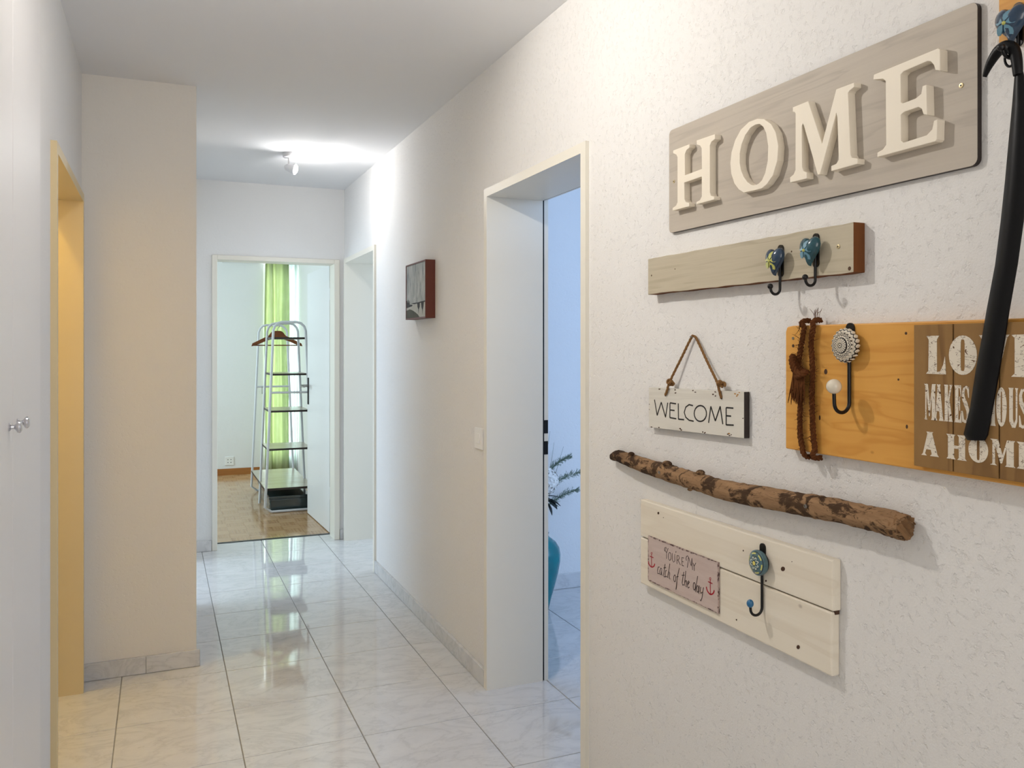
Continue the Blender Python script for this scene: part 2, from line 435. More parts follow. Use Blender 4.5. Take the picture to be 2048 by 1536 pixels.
def bez(pts, n=8):                     # Catmull-Rom through the points
    P = [Vector(p) for p in pts]; out = []
    for i in range(len(P) - 1):
        a, b, c, d = P[max(i - 1, 0)], P[i], P[i + 1], P[min(i + 2, len(P) - 1)]
        for k in range(n):
            t = k / n
            out.append(0.5 * ((2 * b) + (c - a) * t + (2 * a - 5 * b + 4 * c - d) * t * t + (3 * b - a - 3 * c + d) * t ** 3))
    out.append(P[-1]); return out
S = 'structure'

# ================================================================== STRUCTURE
XR2 = RW + 0.246
# ---- floors
floor = mk('floor', boxes((-1.75, 3.5, -1.6, 6.095, -0.12, -0.0025)), 'grout', kind=S)
G = 0.0016
tm = bpy.data.meshes.new('marble_tile')
h2 = 0.2 - G
tb = MB().box(-h2, h2, -h2, h2, -0.012, 0.0)
tm.from_pydata(tb.v, [], tb.f)
bm = bmesh.new(); bm.from_mesh(tm); bmesh.ops.recalc_face_normals(bm, faces=bm.faces)
bmesh.ops.bevel(bm, geom=[e for e in bm.edges if all(v.co.z > -0.001 for v in e.verts)], offset=0.0012, segments=1, affect='EDGES')
bm.to_mesh(tm); bm.free(); tm.materials.append(MATS['marble_tile'])
for i in range(-2, 8):
    for j in range(-9, 8):
        cx = -0.1457 + 0.4 * i + 0.2; cy = 2.8855 + 0.4 * j + 0.2
        hall = -0.5 < cx < 1.5
        room = 1.3 < cx < 2.7 and 2.2 < cy < 4.3
        if not (hall or room): continue
        o = bpy.data.objects.new('marble_tile', tm); link(o, floor, Vector((cx, cy, 0)))
bfloor = mk('floor', boxes((-1.75, 1.6, 6.095, 9.5, -0.12, -0.001)), 'parquet_joint', kind=S)
pm = {}
BS = 0.128
for ori in 'xy':
    mb = MB(); n = 5; fw = BS / n
    for k in range(n):
        a0, a1 = -BS / 2 + k * fw + 0.0004, -BS / 2 + (k + 1) * fw - 0.0004
        if ori == 'x': mb.box(-BS / 2 + 0.0004, BS / 2 - 0.0004, a0, a1, -0.006, 0)
        else: mb.box(a0, a1, -BS / 2 + 0.0004, BS / 2 - 0.0004, -0.006, 0)
    me = bpy.data.meshes.new('parquet_block'); me.from_pydata(mb.v, [], mb.f)
    bm = bmesh.new(); bm.from_mesh(me); bmesh.ops.recalc_face_normals(bm, faces=bm.faces); bm.to_mesh(me); bm.free()
    me.materials.append(MATS['parquet_' + ori]); pm[ori] = me
cnt = 0
rest = {'x': MB(), 'y': MB()}
for j in range(25):
    for i in range(-8, 9):
        cx = 0.40 + BS * i; cy = 6.112 + BS * (j + 0.5); ori = 'xy'[(i + j) % 2]
        if cx > 1.36 or cy > 9.3: continue
        if -2 <= i <= 6 and j < 24:
            o = bpy.data.objects.new('parquet_block', pm[ori]); link(o, bfloor, Vector((cx, cy, 0.0008)))
        else:
            rest[ori].box(cx - BS / 2 + 0.0006, cx + BS / 2 - 0.0006, cy - BS / 2 + 0.0006, cy + BS / 2 - 0.0006, -0.005, 0.0008)
for k in 'xy':
    o = mk('parquet_field', rest[k], 'parquet_' + k, parent=bfloor, kind='stuff')
mk('trim_1', boxes((0.33, 1.15, 6.083, 6.113, -0.01, 0.003)), 'black_metal', kind=S, label='dark threshold strip between marble and parquet')

# ---- ceiling
mk('ceiling', boxes((-1.75, 3.5, -1.6, 9.5, CEIL, CEIL + 0.12)), 'ceiling_paint', kind=S)

# ---- corridor walls
D1 = (2.262, 3.088); D2 = (4.975, 5.845); DH = 1.976
mk('wall_right', boxes((RW, XR2, -1.5, D1[0], 0, CEIL), (RW, XR2, D1[1], D2[0], 0, CEIL), (RW, XR2, D2[1], 5.9, 0, CEIL),
                       (RW, XR2, D1[0], D1[1], DH, CEIL), (RW, XR2, D2[0], D2[1], DH, CEIL)), 'plaster_rough', kind=S)
LX2 = LW - 0.12
DL = (2.775, 3.68)
mk('wall_left', boxes((LX2, LW, -1.5, 1.55, 0, CEIL), (LX2, LW, 2.535, DL[0], 0, CEIL), (LX2, LW, DL[1], 3.92, 0, CEIL),
                      (LX2, LW, DL[0], DL[1], 1.955, CEIL), (LX2, LW, 1.55, 2.535, 2.43, CEIL), (LX2 - 0.6, LX2 - 0.5, 1.5, 2.6, 0, CEIL)), 'plaster_white', kind=S)
PX, PY = 0.142, 3.80
DK = (4.7, 5.6)
mk('wall_partition', boxes((LW, PX, PY, PY + 0.12, 0, CEIL), (PX - 0.12, PX, PY + 0.12, DK[0], 0, CEIL), (PX - 0.12, PX, DK[1], 5.9, 0, CEIL), (PX - 0.12, PX, DK[0], DK[1], 1.97, CEIL)),
   'plaster_warm', kind=S)
FY = 5.9; DF = (0.335, 1.145)
mk('wall_far', boxes((-1.7, DF[0], FY, FY + 0.19, 0, CEIL), (DF[1], XR2, FY, FY + 0.19, 0, CEIL), (DF[0], DF[1], FY, FY + 0.19, 1.965, CEIL)), 'plaster_white', kind=S)
mk('wall_back', boxes((LX2, XR2, -1.6, -1.5, 0, CEIL)), 'plaster_white', kind=S)
# rooms behind the doorways
mk('wall_living', boxes((XR2, 3.4, 4.21, 4.33, 0, CEIL), (3.3, 3.4, 1.3, 4.21, 0, CEIL), (XR2, 3.4, 1.2, 1.3, 0, CEIL)), 'plaster_white', kind=S)
mk('wall_side', boxes((3.3, 3.4, 4.33, 6.0, 0, CEIL), (XR2, 3.4, 6.0, 6.1, 0, CEIL)), 'plaster_white', kind=S)
mk('wall_kitchen', boxes((-1.6, -1.5, 3.92, 5.9, 0, CEIL), (-1.6, LW, 3.92, 4.0, 0, CEIL)), 'plaster_white', kind=S)
mk('wall_bathroom', boxes((-1.6, LX2, 3.84, 3.92, 0, CEIL), (-1.6, -1.5, 2.6, 3.84, 0, CEIL), (-1.6, LX2, 2.6, 2.68, 0, CEIL)), 'plaster_warm', kind=S)
BR = 1.385; WX0, WX1, WZ1 = 1.02, 1.36, 2.28
mk('wall_bedroom', boxes((-1.7, WX0, 9.3, 9.45, 0, CEIL), (WX1, BR + 0.1, 9.3, 9.45, 0, CEIL), (WX0, WX1, 9.3, 9.45, WZ1, CEIL),
                         (BR, BR + 0.1, 6.09, 9.3, 0, CEIL), (-1.8, -1.7, 6.0, 9.45, 0, CEIL)), 'plaster_white', kind=S)

# ---- marble skirting: each slab a piece
def skirting(name, axis, fixed, a0, a1, side, h=0.071, t=0.013, step=0.4, off=0.0):
    b = MB()
    f0, f1 = sorted((fixed, fixed + side * (t - 0.002)))
    if axis == 'y': b.box(f0, f1, a0, a1, 0.0005, h - 0.003)
    else: b.box(a0, a1, f0, f1, 0.0005, h - 0.003)
    root = mk(name, b, 'grout', kind=S)
    p = a0
    cuts = [a0]; q = a0 + off if off else a0 + step
    while q < a1 - 0.02: cuts.append(q); q += step
    cuts.append(a1)
    f0, f1 = sorted((fixed, fixed + side * t))
    for c0, c1 in zip(cuts, cuts[1:]):
        m = MB()
        if axis == 'y': m.box(f0, f1, c0 + 0.0008, c1 - 0.0008, 0.001, h)
        else: m.box(c0 + 0.0008, c1 - 0.0008, f0, f1, 0.001, h)
        mk('marble_slab', m, 'marble_base', parent=root, bevel=0.0015)
skirting('baseboard_right', 'y', RW, 3.108, 4.955, -1, off=0.22)
skirting('baseboard_near_right', 'y', RW, -1.48, 2.24, -1, off=0.1)
skirting('baseboard_partition', 'x', PY, LW, PX + 0.014, -1, off=0.24)
skirting('baseboard_far_left', 'x', FY, PX, DF[0] - 0.02, -1)
skirting('baseboard_far_right', 'x', FY, DF[1] + 0.025, RW, -1)
skirting('baseboard_living', 'x', 4.21, XR2, 3.28, -1, h=0.083)
mk('baseboard_bedroom', boxes((-1.68, WX0 - 0.01, 9.286, 9.3, 0.001, 0.07)), 'wood_skirting', kind=S)

# ---- steel door frames
def frame_y(name, xw, side, y0, y1, top, fw=0.032, proud=0.013, depth=0.232, strikes=False, mat='frame_paint'):
    """frame in a wall that runs along Y; xw wall face, side = direction into the wall (+1/-1)"""
    def bx(u0, u1, a0, a1, z0, z1):
        x0, x1 = sorted((xw + side * u0, xw + side * u1)); return (x0, x1, a0, a1, z0, z1)
    root = mk(name, boxes(bx(-proud, 0.0, y0 - 0.018, y0 + fw - 0.018, 0, top + 0.012), bx(-proud, 0.0, y1 - fw + 0.018, y1 + 0.018, 0, top + 0.012),
                          bx(-proud, 0.0, y0 + fw - 0.018, y1 - fw + 0.018, top + 0.012 - fw, top + 0.012)), mat, kind=S)
    i0, i1, iz = y0 + fw - 0.018, y1 - fw + 0.018, top + 0.012 - fw
    mk('jamb_lining', boxes(bx(0.0, depth, i0 - 0.012, i0, 0, iz + 0.012), bx(0.0, depth, i1, i1 + 0.012, 0, iz + 0.012), bx(0.0, depth, i0, i1, iz, iz + 0.012)), mat, parent=root)
    mk('door_seal', boxes(bx(depth, depth + 0.007, i0 - 0.014, i0 - 0.002, 0.002, iz + 0.006), bx(depth, depth + 0.007, i1 + 0.002, i1 + 0.014, 0.002, iz + 0.006),
                          bx(depth, depth + 0.007, i0, i1, iz + 0.002, iz + 0.012)), 'rubber_black', parent=root)
    mk('rebate', boxes(bx(depth + 0.007, depth + 0.026, i0 - 0.03, i0 - 0.004, 0, iz + 0.02), bx(depth + 0.007, depth + 0.026, i1 + 0.004, i1 + 0.03, 0, iz + 0.02),
                       bx(depth + 0.007, depth + 0.026, i0, i1, iz + 0.006, iz + 0.03)), mat, parent=root)
    if strikes:
        for z0, z1 in ((1.008, 1.062), (0.922, 0.976)):
            mk('strike_plate', boxes(bx(depth + 0.004, depth + 0.024, i1 + 0.0015, i1 + 0.006, z0, z1)), 'black_metal', parent=root)
    return root
frame_y('trim_2', RW, 1, D1[0], D1[1], DH, strikes=True)
frame_y('trim_3', RW, 1, D2[0], D2[1], 1.967, strikes=True)
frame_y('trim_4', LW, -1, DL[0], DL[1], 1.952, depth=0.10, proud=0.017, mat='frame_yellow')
# far bedroom frame (wall along X)
r = mk('trim_5', boxes((DF[0] - 0.018, DF[0] + 0.016, FY - 0.012, FY + 0.02, 0, 1.975), (DF[1] - 0.016, DF[1] + 0.022, FY - 0.012, FY + 0.02, 0, 1.975),
                       (DF[0] + 0.016, DF[1] - 0.016, FY - 0.012, FY + 0.02, 1.945, 1.975)), 'frame_paint', kind=S, bevel=0.0025)
mk('jamb_lining', boxes((DF[0] + 0.002, DF[0] + 0.016, FY + 0.02, FY + 0.155, 0, 1.955), (DF[1] - 0.016, DF[1] - 0.002, FY + 0.02, FY + 0.155, 0, 1.955), (DF[0] + 0.016, DF[1] - 0.016, FY + 0.02, FY + 0.155, 1.945, 1.958)), 'frame_paint', parent=r)
mk('rebate', boxes((DF[0] - 0.008, DF[0] + 0.006, FY + 0.155, FY + 0.196, 0, 1.965), (DF[1] - 0.006, DF[1] + 0.008, FY + 0.155, FY + 0.196, 0, 1.965), (DF[0], DF[1], FY + 0.155, FY + 0.196, 1.952, 1.97)), 'frame_paint', parent=r)

# ---- bedroom door leaf, standing open
hx, hy = 1.135, 6.112
dirv = Vector((-0.030, 0.83, 0)).normalized(); nrm = Vector((dirv.y, -dirv.x, 0))    # nrm points to +X
def leafpt(u, t, z): return Vector((hx, hy, 0)) + dirv * u + nrm * t + Vector((0, 0, z))
def leafbox(mb, u0, u1, t0, t1, z0, z1):
    return mb.add([leafpt(u, t, z) for z in (z0, z1) for t in (t0, t1) for u in (u0, u1)],
                  [(0, 2, 3, 1), (4, 5, 7, 6), (0, 1, 5, 4), (2, 6, 7, 3), (0, 4, 6, 2), (1, 3, 7, 5)])
door = mk('door_1', leafbox(MB(), 0, 0.80, 0.0, 0.04, 0.006, 1.955), 'door_white', kind=S, bevel=0.002, label='white bedroom door standing open')
lp = mk('door_handle', leafbox(MB(), 0.735, 0.765, -0.008, 0.0, 0.895, 1.11), 'black_metal', parent=door)
mb = MB(); mb.tube([leafpt(0.75, -0.008, 1.045), leafpt(0.75, -0.05, 1.045), leafpt(0.742, -0.058, 1.045), leafpt(0.63, -0.058, 1.045)], [0.010, 0.010, 0.010, 0.009], 10)
mk('lever', mb, 'steel', parent=lp, smooth=True)
for z in (0.25, 1.70):
    mb = MB(); mb.tube([(hx + 0.006, hy - 0.008, z), (hx + 0.006, hy - 0.008, z + 0.09)], 0.008, 10); mk('hinge', mb, 'lamp_white', parent=door, smooth=True)

# ---- leaf of the near doorway, swung back into the room
d2 = mk('door_2', boxes((XR2 + 0.022, XR2 + 0.83, 2.225, 2.265, 0.006, 1.955)), 'door_white', kind=S, bevel=0.002, label='white door swung open into the living room')
lp2 = mk('door_handle', boxes((XR2 + 0.76, XR2 + 0.79, 2.265, 2.273, 0.895, 1.11)), 'black_metal', parent=d2)
mk('lever', MB().tube([(XR2 + 0.775, 2.273, 1.045), (XR2 + 0.775, 2.315, 1.045), (XR2 + 0.765, 2.323, 1.045), (XR2 + 0.655, 2.323, 1.045)], 0.0095, 10), 'steel', parent=lp2, smooth=True)

# ---- bedroom window behind the curtain
wr = mk('window_1', boxes((WX0, WX0 + 0.035, 9.36, 9.41, 0.0, WZ1), (WX1 - 0.035, WX1, 9.36, 9.41, 0.0, WZ1), (WX0 + 0.035, WX1 - 0.035, 9.36, 9.41, 0.0, 0.05), (WX0 + 0.035, WX1 - 0.035, 9.36, 9.41, WZ1 - 0.05, WZ1)), 'door_white', kind=S)
mk('pane', boxes((WX0 + 0.035, WX1 - 0.035, 9.382, 9.388, 0.05, WZ1 - 0.05)), 'glass_pane', parent=wr)
mk('trim_6', boxes((0.60, BR - 0.001, 9.13, 9.298, 2.252, 2.34)), 'door_white', kind=S, label='white pelmet above the curtain')

# ================================================================== THINGS
# ---- built-in cupboard with chrome knobs
cup = empty('hall_cupboard', (LW - 0.2, 2.04, 0), 'white built-in hall cupboard with two tall doors and small chrome knobs', 'cupboard')
mk('carcass', boxes((LX2 - 0.36, LX2 - 0.34, 1.56, 2.525, 0.0, 2.42), (LX2 - 0.34, LW - 0.022, 1.56, 1.578, 0, 2.42), (LX2 - 0.34, LW - 0.022, 2.507, 2.525, 0, 2.42),
                    (LX2 - 0.34, LW - 0.022, 1.578, 2.507, 2.40, 2.42), (LX2 - 0.34, LW - 0.022, 1.578, 2.507, 0, 0.02)), 'cupboard_white', parent=cup)
for y0, y1, ky in ((1.562, 2.072, 2.02), (2.076, 2.523, 2.128)):
    d = mk('cupboard_door', boxes((LW - 0.02, LW + 0.002, y0, y1, 0.03, 2.41)), 'cupboard_white', parent=cup, bevel=0.003)
    kb = MB(); kb.lathe((LW + 0.002, ky, 1.193), 'x+', [(0.009, 0), (0.009, 0.002), (0.005, 0.005), (0.0045, 0.010), (0.007, 0.013), (0.012, 0.016), (0.0135, 0.019), (0.0125, 0.022), (0.008, 0.0245), (0.002, 0.0252)], 24)
    mk('knob', kb, 'chrome', parent=d, smooth=True)

# ---- ceiling spot lamps
def spot_lamp(name, loc, label, aim, glow, spot=None, pt=None, color=(1, 0.95, 0.88), cone=125):
    x, y, z = loc
    root = empty(name, (x, y, z), label, 'lamp')
    mb = MB().lathe((x, y, z), 'z-', [(0.045, 0), (0.045, 0.020), (0.041, 0.026), (0.012, 0.028)], 28); mk('canopy', mb, 'lamp_white', parent=root, smooth=True)
    mk('stem', MB().tube([(x - 0.01, y, z - 0.026), (x - 0.01, y, z - 0.075)], 0.006, 10), 'lamp_white', parent=root, smooth=True)
    A = Vector(aim).normalized(); c = Vector((x - 0.01, y, z - 0.085)) - A * 0.012
    mk('spot_head', MB().lathe(c, tuple(A), [(0.010, -0.012), (0.018, -0.004), (0.022, 0.012), (0.031, 0.050), (0.029, 0.052), (0.026, 0.046)], 24), 'lamp_white', parent=root, smooth=True)
    b = MB().lathe(c, tuple(A), [(0.02, 0.046), (0.026, 0.050), (0.022, 0.058), (0.010, 0.062)], 20)
    mk('bulb', b, glow, parent=root, smooth=True)
    lp_ = c + A * 0.085
    for kind, e in (('SPOT', spot), ('POINT', pt)):
        if not e: continue
        l = bpy.data.lights.new('bulb_light', kind); l.energy = e; l.color = color; l.shadow_soft_size = 0.022
        o = bpy.data.objects.new('bulb_light', l); link(o, root, lp_)
        if kind == 'SPOT':
            l.spot_size = math.radians(cone); l.spot_blend = 0.45; o.rotation_euler = A.to_track_quat('-Z', 'Y').to_euler()
    return root
spot_lamp('ceiling_spot', (0.69, 4.90, CEIL), 'small white ceiling spotlight, switched on, above the far end of the hall', (0.80, -0.42, -0.22), 'bulb_glow', spot=3.6, pt=5, color=(1, 0.98, 0.97), cone=118)
spot_lamp('ceiling_spot', (0.11, 2.06, CEIL), 'small white ceiling spotlight over the near hall, facing the decorated wall', (0.75, -0.25, -0.55), 'bulb_glow', spot=24, pt=6, color=(1, 0.95, 0.89), cone=150)
spot_lamp('bathroom_lamp', (-0.62, 3.53, CEIL), 'warm ceiling lamp inside the room behind the left doorway', (0.3, 0.2, -1), 'bulb_warm', pt=20, color=(1, 0.68, 0.18))

# ---- light switch
sw = empty('light_switch', (RW - 0.006, 3.185, 0.94), 'white rocker light switch on the wall beside the doorway', 'switch')
mk('plate', MB().prism([(3.228, 0.944), (3.142, 0.944), (3.142, 1.030), (3.228, 1.030)], 0, 0.008), 'switch_white', parent=sw, bevel=0.002)
mk('rocker', MB().prism([(3.208, 0.966), (3.162, 0.966), (3.162, 1.008), (3.208, 1.008)], 0.008, 0.012), 'switch_white', parent=sw, bevel=0.001)

# ---- picture on the right wall
pf = 0.046
A_ = [wallp(x, y, pf) for x, y in ((812.5, 541), (852, 527), (852.5, 643.5), (812.5, 648))]
y1, y0 = A_[0][0], A_[1][0]; z0, z1 = 1.498, 1.775
pic = empty('framed_picture', (RW - 0.02, (y0 + y1) / 2, z0), 'small landscape painting in a red-brown wooden box frame', 'picture')
fwid = 0.007
mk('frame', boxes((RW - pf - 0.003, RW, y0, y0 + fwid, z0, z1), (RW - pf - 0.003, RW, y1 - fwid, y1, z0, z1), (RW - pf - 0.003, RW, y0 + fwid, y1 - fwid, z0, z0 + fwid), (RW - pf - 0.003, RW, y0 + fwid, y1 - fwid, z1 - fwid, z1)), 'wood_frame_red', parent=pic, bevel=0.001)
cv = mk('canvas', boxes((RW - pf, RW - 0.005, y0 + fwid, y1 - fwid, z0 + fwid, z1 - fwid)), 'canvas_sky', parent=pic)
def pq(u, v): return (y1 - fwid + (y0 - y1 + 2 * fwid) * u, z0 + fwid + (z1 - z0 - 2 * fwid) * v)
for nm, mt, P, dpt in (('painted_water', 'canvas_water', [(0, 0), (1, 0), (1, .27), (.7, .265), (.3, .26), (0, .25)], .0004),
                  ('painted_bank', 'canvas_green', [(0, 0), (.7, 0), (.62, .05), (.45, .11), (.3, .15), (.18, .17), (0, .15)], .0008),
                  ('painted_trees', 'canvas_dark', [(0, .2), (.3, .22), (.34, .245), (.25, .255), (.17, .26), (.16, .34), (.13, .27), (.1, .36), (.06, .28), (.03, .35), (0, .33)], .0008),
                  ('painted_shore', 'canvas_dark', [(.25, .27), (.45, .255), (.7, .26), (1, .265), (1, .29), (.8, .285), (.6, .275), (.4, .28)], .0008),
                  ('painted_reflection', 'canvas_dark', [(.58, .27), (.72, .27), (.71, .19), (.67, .15), (.655, .07), (.64, .15), (.6, .19)], .0008),
                  ('painted_reflection', 'canvas_dark', [(.78, .27), (.92, .27), (.9, .18), (.87, .13), (.85, .04), (.84, .13), (.8, .18)], .0008)):
    mk(nm, MB().prism([pq(*p) for p in P], pf, pf + dpt), mt, parent=cv)

# ---- HOME sign
wb = 0.010; wl = 0.028
bz0, bz1, by1, by0 = 1.6535, 1.9135, wallp(1338, 400, wb)[0], wallp(1955, 200, wb)[0]
c_ = wallp(1338, 467, wb)[1]; bz0 = c_; bz1 = wallp(1338, 262, wb)[1]
def rrect(y0, y1, z0, z1, r, n=5):
    out = []
    for cy, cz, a0 in ((y1 - r, z1 - r, 0), (y0 + r, z1 - r, 90), (y0 + r, z0 + r, 180), (y1 - r, z0 + r, 270)):
        for k in range(n + 1):
            a = math.radians(a0 + 90 * k / n); out.append((cy + r * math.cos(a), cz + r * math.sin(a)))
    return out
home = empty('home_sign', (RW, (by0 + by1) / 2, bz0), 'large grey-washed wooden board with raised cream letters HOME', 'sign')
mk('board', MB().prism(rrect(by0, by1, bz0, bz1, 0.012), 0.0, wb), ['wood_greyboard', 'shelf_edge'], parent=home, bevel=0.001, slot=lambda n, c: 0 if n.x < -0.5 else 1)
c1 = crop(1330, 230, 6.1435); c2 = crop(1560, 130, 6.145); c3 = crop(1740, 60, 5.486)
Hp = [(100,435),(300,358),(300,398),(262,432),(242,480),(243,740),(452,662),(448,410),(430,376),(388,362),(388,312),(613,235),(613,295),(568,330),(550,375),(550,950),(565,992),(603,1006),(600,1040),(385,1097),(385,1068),(428,1045),(450,1000),(450,757),(235,832),(238,1035),(255,1070),(295,1080),(295,1122),(92,1175),(92,1143),(135,1112),(152,1070),(152,520),(138,488),(98,470)]
Mp = [(155,520),(345,443),(515,965),(690,298),(910,215),(910,268),(850,318),(835,345),(865,1100),(885,1140),(955,1150),(950,1215),(628,1305),(628,1240),(690,1215),(720,1165),(703,650),(690,590),(490,1345),(462,1350),(290,740),(280,718),(266,750),(270,1260),(290,1305),(328,1320),(328,1395),(122,1445),(122,1380),(165,1345),(188,1290),(190,600),(180,580),(155,575)]
Ep = [(40,490),(745,200),(768,215),(770,445),(715,440),(700,385),(665,345),(630,340),(365,455),(335,490),(338,790),(360,803),(500,750),(560,700),(575,615),(618,600),(625,930),(585,925),(565,865),(530,845),(370,900),(338,930),(340,1215),(365,1235),(620,1155),(680,1090),(700,995),(738,980),(732,1200),(715,1222),(78,1395),(80,1345),(140,1310),(175,1260),(170,560),(140,535),(35,545)]
Oo = [(965,953),(905,915),(850,840),(812,720),(801,590),(815,460),(860,310),(930,180),(1030,85),(1130,47),(1215,50),(1300,110),(1360,215),(1390,380),(1378,560),(1325,740),(1250,850),(1190,900),(1120,920),(1040,937)]
Oi = [(1060,860),(1010,825),(965,760),(930,670),(917,590),(918,470),(940,360),(985,245),(1050,155),(1110,118),(1160,110),(1205,145),(1240,220),(1265,380),(1260,560),(1230,710),(1190,800),(1150,842),(1125,855),(1095,862)]
for P, cr in ((Hp, c1), (Mp, c2), (Ep, c3)):
    mk('letter', MB().prism(cr(P, wl), wb, wl), 'letter_cream', parent=home, bevel=0.0009)
mk('letter', MB().ring([tuple(p) for p in [Vector(q) for q in c1(Oo, wl)]], c1(Oi, wl), wb, wl), 'letter_cream', parent=home, bevel=0.0009)
def screw(px, py, wd, parent, mat='brass_screw', r=0.0042):
    y, z = wallp(px, py, wd)
    s_ = mk('screw', MB().lathe((RW - wd, y, z), 'x-', [(r, 0), (r * 0.95, 0.0012), (r * 0.5, 0.0016)], 14), mat, parent=parent, smooth=True)
    mk('screw_slot', MB().lathe((RW - wd - 0.0016, y, z), 'x-', [(r * 0.42, 0), (r * 0.4, 0.0004)], 4), 'ink_black', parent=s_ if parent is None or parent.parent is None else parent)
screw(1348, 363, wb, home); screw(1923, 171, wb, home)

# ---- hooks
def hook_wire(Y, z_top, z_bot, w0, reach, rise, r):
    """J-shaped wire standing off the wall; returns path"""
    a = r * 1.2; R_ = reach / 2
    path = [(RW - w0 - a, Y, z_top)] + [(RW - w0 - a, Y, z_top + (z_bot + R_ - z_top) * k / 4) for k in range(1, 5)]
    for k in range(1, 13):
        t = math.pi * k / 12; path.append((RW - w0 - a - R_ + R_ * math.cos(t), Y, z_bot + R_ - R_ * math.sin(t)))
    path.append((RW - w0 - a - reach - 0.001, Y, z_bot + R_ + rise)); return path
def heart_mesh(c, wdt, hgt, dep):
    """puffed heart facing -X, centred on c (back plane)"""
    N, Mr = 40, 7; prof = []
    for k in range(N):
        t = 2 * math.pi * k / N
        hx_ = 16 * math.sin(t) ** 3; hz = 13 * math.cos(t) - 5 * math.cos(2 * t) - 2 * math.cos(3 * t) - math.cos(4 * t)
        prof.append((hx_ / 32 * wdt, (hz + 2.5) / 29 * hgt))
    mb = MB(); vs = []; fs = []
    rows = [(1.0, 0.0), (1.0, 0.18)] + [(math.cos(a), 0.18 + 0.82 * math.sin(a)) for a in [math.radians(15 * k) for k in range(1, 6)]]
    for s_, hh in rows:
        for y, z in prof: vs.append((c[0] - dep * hh, c[1] + y * s_, c[2] + z * s_))
    vs.append((c[0] - dep, c[1], c[2])); L = len(vs) - 1; n = len(rows)
    for j in range(n - 1):
        for k in range(N): fs.append((j * N + k, j * N + (k + 1) % N, (j + 1) * N + (k + 1) % N, (j + 1) * N + k))
    for k in range(N): fs.append(((n - 1) * N + k, (n - 1) * N + (k + 1) % N, L))
    fs.append(tuple(range(N)))
    return mb.add(vs, fs)
def petals(c, n, r0, r1, wd, x, a0=0.0):
    mb = MB()
    for k in range(n):
        a = a0 + 2 * math.pi * k / n; d = Vector((0, math.cos(a), math.sin(a))); s_ = Vector((0, -math.sin(a), math.cos(a)))
        C = Vector((x, c[1], c[2])); P = []
        for t, q in ((0, 0.1), (.3, .8), (.6, 1), (.85, .6), (1, 0.05), (.85, -.6), (.6, -1), (.3, -.8), (0, -.1)):
            rr = r0 + (r1 - r0) * t; P.append(C + d * rr + s_ * wd * q + Vector((0.38 * rr * rr / 0.02, 0, 0)))
        m = len(P); Q = [p + Vector((0.0022, 0, 0)) for p in P]
        mb.add(P + Q, [tuple(range(m)), tuple(range(2 * m - 1, m - 1, -1))] + [(i, (i + 1) % m, m + (i + 1) % m, m + i) for i in range(m)])
    return mb
def heart_hook(parent, Y, zc, w0, gm, pm_, drop=0.066, pet=5, reach=0.024, rise=0.004):
    hk = MB(); r = 0.0028
    path = hook_wire(Y, zc + 0.02, zc - drop, w0, reach, rise, r); hk.tube(path, r, 10)
    hk.sphere(path[-1], 0.0058, 14, 10)
    hk.prism(rrect(Y - 0.008, Y + 0.008, zc - 0.03, zc + 0.036, 0.0075), w0, w0 + 0.003)
    hk.lathe((RW - w0 - 0.003, Y, zc), 'x-', [(0.006, 0), (0.006, 0.012)], 12)
    H = mk('coat_hook', hk, 'black_metal', parent=parent, smooth=True)
    c = (RW - w0 - 0.013, Y, zc)
    mk('heart_knob', heart_mesh(c, 0.050, 0.056, 0.017), gm, parent=H, origin=c, smooth=True)
    mk('painted_flower', petals((0, Y + 0.002, zc + 0.002), pet, 0.003, 0.020, 0.0055, c[0] - 0.0178, 0.5), pm_, parent=H, smooth=True)
    mk('flower_centre', MB().sphere((c[0] - 0.0172, Y + 0.002, zc + 0.002), 0.003, 10, 8), 'glaze_yellow', parent=H, smooth=True)

# ---- grey rail with two heart hooks
wr_ = 0.028
ry1, rz1 = wallp(1296, 518, wr_); _, rz0 = wallp(1296, 589, wr_); ry0, _ = wallp(1707, 500, wr_)
rail = empty('hook_rail', (RW, (ry0 + ry1) / 2, rz0), 'grey-washed wooden rail with two heart-shaped ceramic hooks below the HOME sign', 'coat rack')
mb = MB(); n = 24; vs = []; fs = []
for i in range(n + 1):
    y = ry1 + (ry0 - ry1) * i / n
    j0, j1 = random.uniform(-.0008, .0008), random.uniform(-.0008, .0008)
    vs += [(RW, y, rz0 + j0), (RW - wr_, y, rz0 + j0), (RW - wr_, y, rz1 + j1), (RW, y, rz1 + j1)]
for i in range(n):
    for k in range(4): fs.append((4 * i + k, 4 * i + (k + 1) % 4, 4 * i + 4 + (k + 1) % 4, 4 * i + 4 + k))
fs += [(0, 1, 2, 3), (4 * n, 4 * n + 1, 4 * n + 2, 4 * n + 3)]
mb.add(vs, fs)
mk('board', mb, ['wood_rail', 'wood_raw'], parent=rail, bevel=0.0012, slot=lambda nn, c: 0 if (nn.x < -0.5 or nn.z > 0.5) else 1)
k1 = hitX(RW - wr_ - 0.02, 1547, 524); heart_hook(rail, k1.y, k1.z, wr_, 'glaze_blue', 'glaze_yellow')
k2 = hitX(RW - wr_ - 0.02, 1617, 503); heart_hook(rail, k2.y, k2.z, wr_, 'glaze_teal', 'glaze_pale')
screw(1677, 493, wr_, rail)
for px_, py_, s_ in ((1303, 551, .0025), (1350, 538, .0018), (1583, 503, .002), (1699, 537, .004)):
    y, z = wallp(px_, py_, wr_)
    mk('knot_hole', MB().lathe((RW - wr_, y, z), 'x-', [(s_, 0), (s_ * .8, 0.0003)], 9), 'chip_brown', parent=rail)

